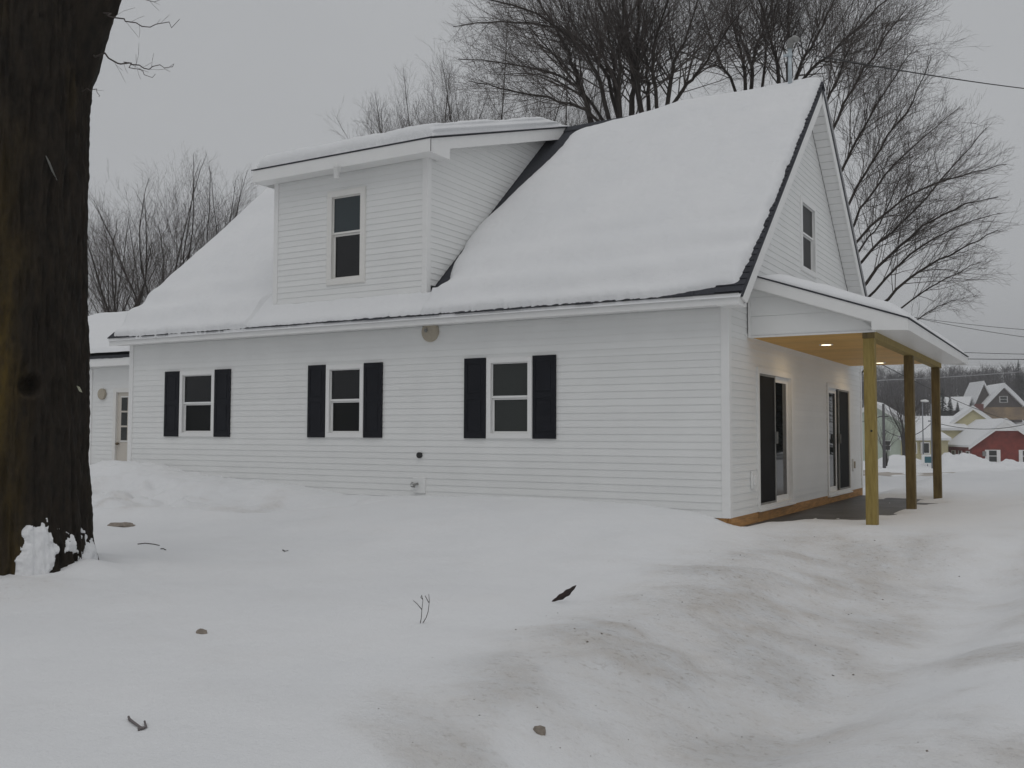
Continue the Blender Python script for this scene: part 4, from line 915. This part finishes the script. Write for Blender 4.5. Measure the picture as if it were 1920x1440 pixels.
# crumbs of dirt and ice on the ploughed bank
cv, cf = [], []; rc = random.Random(5)
for i in range(240):
    x = rc.uniform(-.3, 3.9); y = rc.uniform(-9.3, .2)
    if rc.random() > (.9 if .6 < x < 2.9 else .3): continue
    s_ = rc.choice((.002, .003, .003, .004, .004, .006, .009)); g = float(height(np.array([x]), np.array([y]))[0]); o = len(cv)
    sx, sy_ = s_ * rc.uniform(.8, 2.0), s_ * rc.uniform(.7, 1.2)
    a = rc.uniform(0, 3.1); ca, sa = math.cos(a), math.sin(a)
    for ux, uy, uz in ((-1, 0, 0), (0, -1, .1), (1, 0, 0), (0, 1, .1), (.1, .05, .8), (0, 0, -.6)): cv.append((x + ca * ux * sx - sa * uy * sy_, y + sa * ux * sx + ca * uy * sy_, g + uz * s_))
    cf += [(o, o+1, o+4), (o+1, o+2, o+4), (o+2, o+3, o+4), (o+3, o, o+4), (o+1, o, o+5), (o+2, o+1, o+5), (o+3, o+2, o+5), (o, o+3, o+5)]
tag(npmesh('dirt_crumbs', np.array(cv), np.array(cf), mat('dirt', (.13, .105, .085), .9, var=.4, vscale=3), smooth=False), 'scattered crumbs of dirt on the ploughed snow bank', kind='stuff')

# ------------------------------------------------------------------ beyond the lot: road, houses, poles, wooded hill
def gz_at(p): return float(height(np.array([p[0]]), np.array([p[1]]))[0])
rx = np.linspace(-70, 60, 90); rv = []
for x in rx:
    for k in range(7):
        yy = 57 + k * 4.6 + .10 * (x + 10) + 1.5 * math.sin(x * .05); rv.append((x, yy, gz_at((x, yy)) + .06))
M_ROAD = mat('slushy_road', (.22, .185, .155), .8, vscale=.35, stretch=(.35, 1.6, 1), col2=(.50, .46, .42), bump=.2, bscale=4)
tag(npmesh('road', np.array(rv), gridquads(90, 7), M_ROAD), 'slushy brown road below the yard', kind='structure')
def heap(name, px, py, depth, sx, sy_, h_, label):
    p = at(px, py, depth); p[2] = gz_at(p); u, v = np.meshgrid(np.linspace(-1.8, 1.8, 60), np.linspace(-1.8, 1.8, 30), indexing='ij')
    X, Y = p[0] + u * sx, p[1] + v * sy_; n = fbm(X * .5, Y * .5, p[0], 4)
    Z = height(X, Y) - .1 + h_ * np.exp(-(u ** 2 + v ** 2) * 1.3) * (1 + .5 * n) + .12 * n
    return tag(npmesh(name, np.stack([X, Y, Z], -1).reshape(-1, 3), gridquads(60, 30), M_SNOW), label, 'snow bank', 'ploughed snow banks along the road')
heap('snow_bank', 1790, 880, 104, 3.6, 2.5, 1.6, 'tallest ploughed snow bank left of the red house')
heap('snow_bank', 1905, 882, 106, 2.6, 2, .8, 'low snow bank under the red house windows')
heap('snow_bank', 1860, 884, 105, 2.2, 2, .5, 'lowest snow bank in front of the red gable')
heap('snow_bank', 1688, 870, 110, 3.5, 2.5, 1.1, 'snow bank in front of the yellow house, seen between the near porch posts')
heap('snow_bank', 1745, 868, 108, 2.4, 2, .8, 'snow bank around the small street sign')

M_BRICK = mat('red_brick', (.20, .038, .027), .85, var=.25, vscale=1.5, bump=.2)
M_YEL = mat('pale_yellow_siding', (.55, .50, .31), .7, var=.05)
M_GRN = mat('pale_green_siding', (.46, .52, .44), .7, var=.05)
M_TAN = mat('tan_stone', (.33, .23, .13), .8, vscale=.5, col2=(.16, .12, .09))
M_DARK = mat('dark_brown_siding', (.075, .060, .055), .8, var=.2)
M_RSNOW = snow_material('far_roof_snow')
def gable_house(name, label, origin, ang, wid, length, wall_h, rise, wm, base, ov=.35, roof_t=.28, roof_m=M_RSNOW, fascia=True, root=None, windows=(), trim=M_TRIM):
    """gable end faces local -y; ang turns the house about z; origin is the middle of the gable's foot"""
    O = np.array(origin, float); ca, sa = math.cos(ang), math.sin(ang)
    W = lambda x, y, z: (O[0] + ca * x - sa * y, O[1] + sa * x + ca * y, base + z)
    r_ = root or empty(name, (O[0], O[1], base), label, 'house', 'houses across the road')
    h = wid / 2; m = MB()
    m.prism([W(-h, 0, -1), W(h, 0, -1), W(h, 0, wall_h), W(0, 0, wall_h + rise), W(-h, 0, wall_h)], np.array(W(0, length, 0)) - np.array(W(0, 0, 0))); m.build('wall', wm, r_)
    s_ = rise / h
    rf = MB()
    for k in (-1, 1):
        pl = [W(0, -ov, wall_h + rise + .02), W(k * (h + ov), -ov, wall_h - s_ * ov + .02), W(k * (h + ov), -ov, wall_h - s_ * ov + roof_t), W(k * (h + ov) * .5, -ov, wall_h + rise - s_ * (h + ov) * .5 + roof_t * 1.15), W(0, -ov, wall_h + rise + roof_t)]
        rf.prism(pl if k > 0 else pl[::-1], np.array(W(0, length + 2 * ov, 0)) - np.array(W(0, 0, 0)))
    rf.build('snowy_roof', roof_m, r_)
    if fascia:
        for k in (-1, 1):
            pl = [W(0, -ov - .03, wall_h + rise - .0), W(k * (h + ov), -ov - .03, wall_h - s_ * ov), W(k * (h + ov), -ov - .03, wall_h - s_ * ov - .28), W(0, -ov - .03, wall_h + rise - .32)]
            MB().prism(pl, np.array(W(0, .1, 0)) - np.array(W(0, 0, 0))).build('rake_board', trim, r_)
    for (face, u, z, w_, h_, shut, kind) in windows:
        def P(a, zz, n): return W(a, -n, zz) if face == 'front' else W(-h - n, a, zz)
        def bx(a0, a1, z0, z1, n0, n1): return MB().quadbox([P(a0, z0, n0), P(a1, z0, n0), P(a1, z0, n1), P(a0, z0, n1), P(a0, z1, n0), P(a1, z1, n0), P(a1, z1, n1), P(a0, z1, n1)])
        if kind == 'door': w__ = bx(u - w_ / 2, u + w_ / 2, z, z + h_, 0, .06).build('door', mat('dark_door', (.03, .012, .012), .5), r_)
        else:
            w__ = bx(u - w_ / 2, u + w_ / 2, z, z + h_, 0, .08).build('window', M_TRIM, r_)
            bx(u - w_ * .42, u + w_ * .42, z + h_ * .54, z + h_ * .94, .08, .10).build('pane', M_PANE2, w__); bx(u - w_ * .42, u + w_ * .42, z + h_ * .06, z + h_ * .48, .08, .10).build('pane', M_PANE2, w__)
        for k in (-1, 1):
            if shut: bx(u + k * (w_ / 2 + shut / 2) - shut / 2, u + k * (w_ / 2 + shut / 2) + shut / 2, z, z + h_, 0, .07).build('shutter', M_TRIM, r_)
    return r_, W
# red brick house at the right edge
pr = at(1887, 880, 120); zb = at(1887, 880, 120)[2] - .3
red, Wr = gable_house('red_brick_house', 'low red brick house with white shutters and snowy roof at the right edge', pr[:2], rad(21), 7.9, 12.0, 3.35, 3.0, M_BRICK, zb, ov=.5, windows=[
    ('front', -1.55, 1.15, 1.05, 1.55, .36, 'win'), ('front', 2.35, 1.15, 1.05, 1.55, .36, 'win'), ('side', 1.6, .9, 1.0, 1.6, .3, 'win'), ('side', 5.0, .1, 1.1, 2.4, .3, 'door'), ('side', 8.0, .9, 1.2, 1.6, .35, 'win')])
MB().prism([Wr(-1.3, -.42, 5.05), Wr(1.3, -.42, 5.05), Wr(0, -.42, 6.1)], np.array(Wr(0, .3, 0)) - np.array(Wr(0, 0, 0))).build('gable_trim', M_TRIM, red)
MB().quadbox([Wr(-2.75, -.02, 1.9), Wr(-2.35, -.02, 1.9), Wr(-2.35, -.2, 1.9), Wr(-2.75, -.2, 1.9), Wr(-2.75, -.02, 2.5), Wr(-2.35, -.02, 2.5), Wr(-2.35, -.2, 2.5), Wr(-2.75, -.2, 2.5)]).build('electric_meter', M_GREYM, red)
# yellow house
py_ = at(1826, 858, 132); zb = at(1826, 862, 132)[2] - .6
yel, Wy = gable_house('yellow_house', 'pale yellow house with cross gable and snowy roofs behind the red house', py_[:2], rad(12), 7.6, 8.0, 5.0, 3.0, M_YEL, zb - .3)
q = at(1735, 858, 128)
dirx = CR / np.linalg.norm(CR[:2]); 
def lateral_block(root, px0, px1, py_base, depth, h_, d_, top_back, wm, roof_rise, snow_t=.3):
    a, b = at(px0, py_base, depth), at(px1, py_base, depth); n = np.array([-(b - a)[1], (b - a)[0], 0]); n /= np.linalg.norm(n)
    m = MB().prism([a, b, b + np.array([0, 0, h_]), a + np.array([0, 0, h_])], n * d_); m.build('wall', wm, root)
    rm = MB(); e = (b - a) / np.linalg.norm(b - a) * .3
    f = -n * .4
    rm.quadbox([a - e + f + np.array([0, 0, h_ - .05]), b + e + f + np.array([0, 0, h_ - .05]), b + e + n * d_ + np.array([0, 0, h_ + roof_rise]), a - e + n * d_ + np.array([0, 0, h_ + roof_rise]),
                a - e + f + np.array([0, 0, h_ + snow_t]), b + e + f + np.array([0, 0, h_ + snow_t]), b + e + n * d_ + np.array([0, 0, h_ + roof_rise + snow_t]), a - e + n * d_ + np.array([0, 0, h_ + roof_rise + snow_t])]); rm.build('snowy_roof', M_RSNOW, root)
    return a, b, n
lateral_block(yel, 1702, 1815, 862, 131, 4.0, 5.0, 0, M_YEL, 1.7)
a, b, n = lateral_block(yel, 1692, 1778, 862, 126, 2.55, 5.0, 0, M_YEL, 1.5)
for px in (1735, 1711):
    c = at(px, 840, 125.7); ww = MB().quadbox([c + dirx * sx * .55 + n * dn + np.array([0, 0, zz_]) for zz_ in (-.75, .75) for sx, dn in ((-1, .3), (1, .3), (1, -.1), (-1, -.1))]).build('window', M_TRIM, yel)
    MB().quadbox([c + dirx * sx * .42 + n * dn + np.array([0, 0, zz_]) for zz_ in (-.62, .62) for sx, dn in ((-1, .1), (1, .1), (1, -.13), (-1, -.13))]).build('pane', M_PANE2, ww)
# green house and a dark porch roof left of it
pg_ = at(1640, 860, 128)
grn, Wg = gable_house('green_house', 'pale green gabled house seen just past the near porch post', pg_[:2], rad(2), 7.2, 8, 6.0, 2.4, M_GRN, at(1640, 870, 128)[2] - .4, windows=[('front', 1.6, 2.2, .8, 1.3, 0, 'win')])
pg2 = at(1682, 860, 134); gable_house('garage', 'small gabled outbuilding with snowy roof between green and yellow houses', pg2[:2], rad(-24), 5.2, 6, 3.0, 1.9, M_DARK, at(1682, 866, 134)[2] - .2)
# stone and shingle house up the hill
ph = at(1882, 770, 232); zb = gz_at(ph); base = at(1882, 772, 232)[2] - 1.5
hil, Wh = gable_house('hillside_house', 'large brown gabled house with steep snowy roofs up on the hill', ph[:2], rad(22), 8.2, 10, 2.9, 4.4, M_DARK, base, ov=.9, roof_t=1.1, fascia=False, windows=[('front', 0, 3.7, 1.8, 1.5, 0, 'win')])
MB().prism([Wh(-6.2, -.25, -.4), Wh(6.2, -.25, -.4), Wh(6.2, -.25, 2.6), Wh(-6.2, -.25, 2.6)], np.array(Wh(0, .2, 0)) - np.array(Wh(0, 0, 0))).build('stone_front', M_TAN, hil)
ph2 = at(1845, 770, 234); gable_house('', '', ph2[:2], rad(26), 3.6, 8, 4.2, 4.0, M_DARK, base, ov=.5, roof_t=.8, fascia=False, root=hil)
ph3 = at(1818, 770, 236); gable_house('', '', ph3[:2], rad(80), 6, 7, 2.3, 2.4, M_DARK, base, ov=.6, roof_t=.6, fascia=False, root=hil)
c = at(1836, 768, 228); MB().box(c[0] - .9, c[0] + .9, c[1] - .9, c[1] + .9, c[2] - 2.5, c[2] + 1.3).build('chimney', mat('chimney_brick', (.14, .04, .035), .9, var=.2), hil)

# poles, sign, wires
M_POLE = mat('weathered_pole', (.09, .085, .09), .8, var=.2)
M_POLE2 = mat('grey_pole', (.20, .21, .23), .6, var=.1)
def pole(label, px, y0, y1, depth, r, m_, arm=None):
    a, b = at(px, y0, depth), at(px, y1, depth); b[:2] = a[:2]; r_ = empty('utility_pole', a, label, 'pole', 'poles along the road')
    MB().tube([a - np.array([0, 0, 1]), b], [r, r * .75], 10).build('pole', m_, r_, smooth=True)
    if arm:
        for t, wd in arm:
            p = a + (b - a) * t; MB().quadbox([p + dirx * s1 * wd + CF * s2 * .06 + np.array([0, 0, s3 * .06]) for s3 in (-1, 1) for s1, s2 in ((-1, -1), (1, -1), (1, 1), (-1, 1))]).build('crossarm', m_, r_)
    return r_, b
_, p1 = pole('dark utility pole standing at the road edge beside the near porch post', 1658, 866, 757, 100, .17, M_POLE, [(.78, .5)])
r2, p2 = pole('slim grey street light pole behind the sign', 1731.5, 862, 754, 104, .07, M_POLE2)
m = MB().tube([p2 - np.array([0, 0, .1]), p2 + dirx * .15 + np.array([0, 0, .1]), p2 + dirx * .5 + np.array([0, 0, .12])], [.05, .05, .05], 8); m.build('lamp_arm', M_POLE2, r2)
MB().tube([p2 - dirx * .15 + np.array([0, 0, .16]), p2 + dirx * .35 + np.array([0, 0, .14]), p2 + dirx * .65 + np.array([0, 0, .1])], [.10, .16, .08], 10).build('lamp_head', M_TRIM, r2, smooth=True)
_, p3 = pole('grey utility pole right of the small sign', 1748.5, 873, 757, 98, .12, M_POLE2, [(.72, .35)])
sg = at(1739, 861, 103); r_ = empty('street_sign', sg, 'small white and teal sign board on the snow bank by the road', 'sign')
MB().quadbox([sg + dirx * s1 * .62 + CF * s2 * .05 + np.array([0, 0, s3 * .5]) for s3 in (-1, 1) for s1, s2 in ((-1, -1), (1, -1), (1, 1), (-1, 1))]).build('board', M_TRIM, r_)
MB().quadbox([sg + dirx * (.08 + s1 * .40) + CF * (-.055 + s2 * .01) + np.array([0, 0, s3 * .33 - .05]) for s3 in (-1, 1) for s1, s2 in ((-1, -1), (1, -1), (1, 1), (-1, 1))]).build('sign_panel', mat('teal_panel', (.03, .13, .16), .5), r_)
MB().tube([sg - np.array([0, 0, 1.6]), sg - np.array([0, 0, .5])], [.05, .05], 8).build('leg', M_POLE2, r_)

def wire(label, a, b, sag, r, m_=M_WIRE, group='overhead wires'):
    a, b = np.array(a, float), np.array(b, float); pts = [a + (b - a) * t - np.array([0, 0, 4 * sag * t * (1 - t)]) for t in np.linspace(0, 1, 28)]
    return tag(MB().tube(pts, [r * .75] * len(pts), 6).build('overhead_wire', m_, smooth=True), label, 'wire', group)
mp_ = np.array([mt[0] + .06, YR - .1, 7.82])
e1 = at(1543, 107, (mp_ - CAM) @ CF + 1.0)
e2 = at(2100, 182, 34)
wire('thick black service cable running from the roof mast to the right', e1, e2, .12, .017)
for k, zo in enumerate((.07, .0, -.08)):
    pts = [np.array([mt[0] + .12, YR - .13, 8.03]) if k < 2 else np.array([mt[0] + .05, YR - .1, 7.8]), None, e1]
    pts[1] = (pts[0] + pts[2]) / 2 + np.array([0, 0, -.10 - .07 * k])
    P = [pts[0] * (1 - t) ** 2 + 2 * pts[1] * t * (1 - t) + pts[2] * t * t for t in np.linspace(0, 1, 14)]
    MB().tube(P, [.006] * 14, 5).build('service_drop', M_WIRE, mast)
far_r = lambda px, py, d: at(px, py, d)
for (a, b, sag, r, m_, lb) in ((far_r(1640, 583, 60), far_r(2050, 626, 48), .2, .018, M_WIRE, 'upper of the two thin wires below the leaning tree'),
    (far_r(1640, 578, 55), far_r(2050, 648, 44), .2, .018, M_WIRE, 'lower of the two thin wires below the leaning tree'),
    (far_r(1600, 648, 60), far_r(2060, 665, 46), .15, .02, M_WIRE, 'thin level wire just above the porch eave corner'),
    (far_r(1560, 668, 50), far_r(2060, 674, 40), .05, .022, M_WIRE, 'dark level wire ending visually at the porch eave tip'),
    (far_r(1560, 716, 46), far_r(2060, 684, 46), .12, .022, M_WIRE2, 'pale wire crossing behind the porch posts'),
    (far_r(1600, 655, 40), far_r(1900, 790, 80), .3, .024, M_WIRE, 'dark wire slanting down behind the porch posts'),
    (p3 - np.array([0, 0, 1.8]), far_r(2000, 770, 92), 1.2, .045, M_WIRE, 'sagging cable in front of the red house roof'),
    (p1 - np.array([0, 0, 2.6]), p3 - np.array([0, 0, 1.9]), 1.1, .045, M_WIRE, 'sagging cable between the two utility poles'),
    (p1 - np.array([0, 0, 1.2]), far_r(1560, 790, 100), .4, .04, M_WIRE, 'cable running left from the dark utility pole')):
    wire(lb, a, b, sag, r, m_)

# shrub by the road and trees round the houses
free_tree('road_shrub', 'small bare shrub at the road beside the dark pole', None, 1662, 104, 5.0, 301, stems=9, r=.05, maxlev=2, cat='shrub', fan=.35)
free_tree('roadside_tree', 'bare street tree in front of the garage roof', None, 1694, 122, 9.0, 302, stems=5, r=.16, maxlev=3, fan=.3)
free_tree('roadside_tree', 'bare tree between the green house and the garage', None, 1672, 140, 9.5, 303, stems=4, r=.12, maxlev=2, fan=.35)

M_FIR = mat('dark_conifer', (.022, .030, .022), .9, var=.4, vscale=1)
def conifer(label, p, h_, seed, group='dark evergreens'):
    rr = random.Random(seed); root = empty('conifer_tree', p, label, 'tree', group)
    MB().tube([p, p + np.array([0, 0, h_])], [h_ * .018, .01], 6).build('trunk', M_BARK, root)
    V, Q = [], []
    for k in range(520):
        t = rr.random() ** .75; z = h_ * (.06 + .93 * t); R = h_ * .20 * (1 - t) ** .85 * rr.uniform(.75, 1.15) + .08; a = rr.uniform(0, 6.283)
        d = np.array([math.cos(a), math.sin(a), 0]); s = np.array([-math.sin(a), math.cos(a), 0]); w_ = .10 * R + .12; dr = .30 * R
        b0 = p + np.array([0, 0, z]); o = len(V)
        V += [b0 + d * R * .1 + s * w_ * .4, b0 + d * R * .62 + s * w_ - np.array([0, 0, dr * .35]), b0 + d * R - np.array([0, 0, dr * .9]), b0 + d * R * .60 - s * w_ - np.array([0, 0, dr * .5])]
        Q.append((o, o + 1, o + 2, o + 3))
    npmesh('crown', np.array(V), np.array(Q), M_FIR, root, smooth=False)
for i, (px, dd, hh) in enumerate(((1768, 190, 11), (1782, 196, 9), (1796, 188, 8))):
    p = at(px, 790, dd); p[2] = gz_at(p); conifer(('tallest', 'middle', 'shortest')[i] + ' dark conifer of the clump left of the hillside house', p, hh, 400 + i)
p = at(1912, 780, 262); p[2] = gz_at(p); conifer('broad dark conifer standing behind the hillside house', p, 15, 409)
for i, (x, y, hh) in enumerate(((6.6, 24.5, 8.5), (8.2, 29, 10), (6.9, 31, 9), (8.8, 25.5, 9), (10.5, 32, 11), (11.5, 26, 10), (8.0, 36, 11))):
    p = np.array([x, y, 0.]); p[2] = gz_at(p); conifer('dark evergreen of the row beside the yard, mirrored in the patio door glass', p, hh, 420 + i, 'evergreens mirrored in the patio door glass')
for i, (x, y, hh) in enumerate(((-9, -36, 11), (-4.5, -33, 9), (1, -38, 12), (6.5, -34, 10))):
    p = np.array([x, y, 0.]); p[2] = gz_at(p); conifer('dark evergreen across the drive, mirrored in the front windows', p, hh, 440 + i, 'evergreens mirrored in the front windows')

# the wooded hill: one mass of bare trees
r_ = np.random.default_rng(8); NTREE = 1900
az = np.radians(r_.uniform(-40, 8, NTREE)); dist = 205 + 270 * r_.random(NTREE) ** .8
tx = CAM[0] + np.sin(az) * dist; ty = CAM[1] + np.cos(az) * dist
keep_ = ~((np.abs(tx - ph[0]) < 16) & (ty < ph[1] + 14)); tx, ty = tx[keep_], ty[keep_]; NTREE = len(tx)
tz = height(tx, ty); th_t = r_.uniform(7, 13, NTREE)
NB = 100
V = np.empty((NTREE, NB + 2, 4, 3)); 
B = np.stack([tx, ty, tz], -1)
vdir = B - CAM; vdir[:, 2] = 0; vdir /= np.linalg.norm(vdir, axis=1)[:, None]; sd_ = np.stack([-vdir[:, 1], vdir[:, 0], 0 * tx], -1)
up_ = np.array([0, 0, 1.])
for k in range(2):                                     # crossed trunk blades
    e = sd_ if k == 0 else vdir; w_ = .20
    V[:, k, 0] = B - e * w_; V[:, k, 1] = B + e * w_; V[:, k, 2] = B + e * .05 + up_ * th_t[:, None] * .8; V[:, k, 3] = B - e * .05 + up_ * th_t[:, None] * .8
for k in range(NB):
    f = r_.uniform(.12, .75, NTREE); a = r_.uniform(0, 2 * math.pi, NTREE); el = r_.uniform(.5, 1.35, NTREE); ln = th_t * r_.uniform(.18, .42, NTREE) * (1.05 - .5 * f)
    d = np.stack([np.cos(a) * np.cos(el), np.sin(a) * np.cos(el), np.sin(el)], -1); p0 = B + up_ * (th_t * f)[:, None] + np.stack([np.cos(a), np.sin(a), 0 * a], -1) * (r_.uniform(0, .9, NTREE))[:, None]; p1_ = p0 + d * ln[:, None]
    s = np.cross(d, np.stack([np.cos(a * 3), np.sin(a * 3), .3 + 0 * a], -1)); s /= np.linalg.norm(s, axis=1)[:, None]
    w0 = r_.uniform(.02, .055, NTREE)[:, None]
    V[:, k + 2, 0] = p0 - s * w0; V[:, k + 2, 1] = p0 + s * w0; V[:, k + 2, 2] = p1_ + s * w0 * .5; V[:, k + 2, 3] = p1_ - s * w0 * .5
tag(npmesh('hillside_wood', V.reshape(-1, 3), np.arange(NTREE * (NB + 2) * 4).reshape(-1, 4), mat('far_bare_wood', (.052, .045, .045), .9, var=.3, vscale=.05), smooth=False), 'dark bare woodland covering the hill behind the houses', kind='stuff')

# ------------------------------------------------------------------ damp winter air
hz = MB().box(-740, 740, -540, 940, -12, 75).build('haze', mat('haze_air', (.8, .8, .8)))
hm = bpy.data.materials.new('damp_air'); hm.use_nodes = True; n = hm.node_tree.nodes; n.clear()
pv = n.new('ShaderNodeVolumePrincipled'); pv.inputs['Color'].default_value = (.95, .96, .98, 1); pv.inputs['Density'].default_value = 0.0009; pv.inputs['Anisotropy'].default_value = .0
ou = n.new('ShaderNodeOutputMaterial'); hm.node_tree.links.new(pv.outputs['Volume'], ou.inputs['Volume'])
hz.data.materials.clear(); hz.data.materials.append(hm); tag(hz, 'thin winter haze over the valley', kind='stuff')
print('twig triangles', NT)
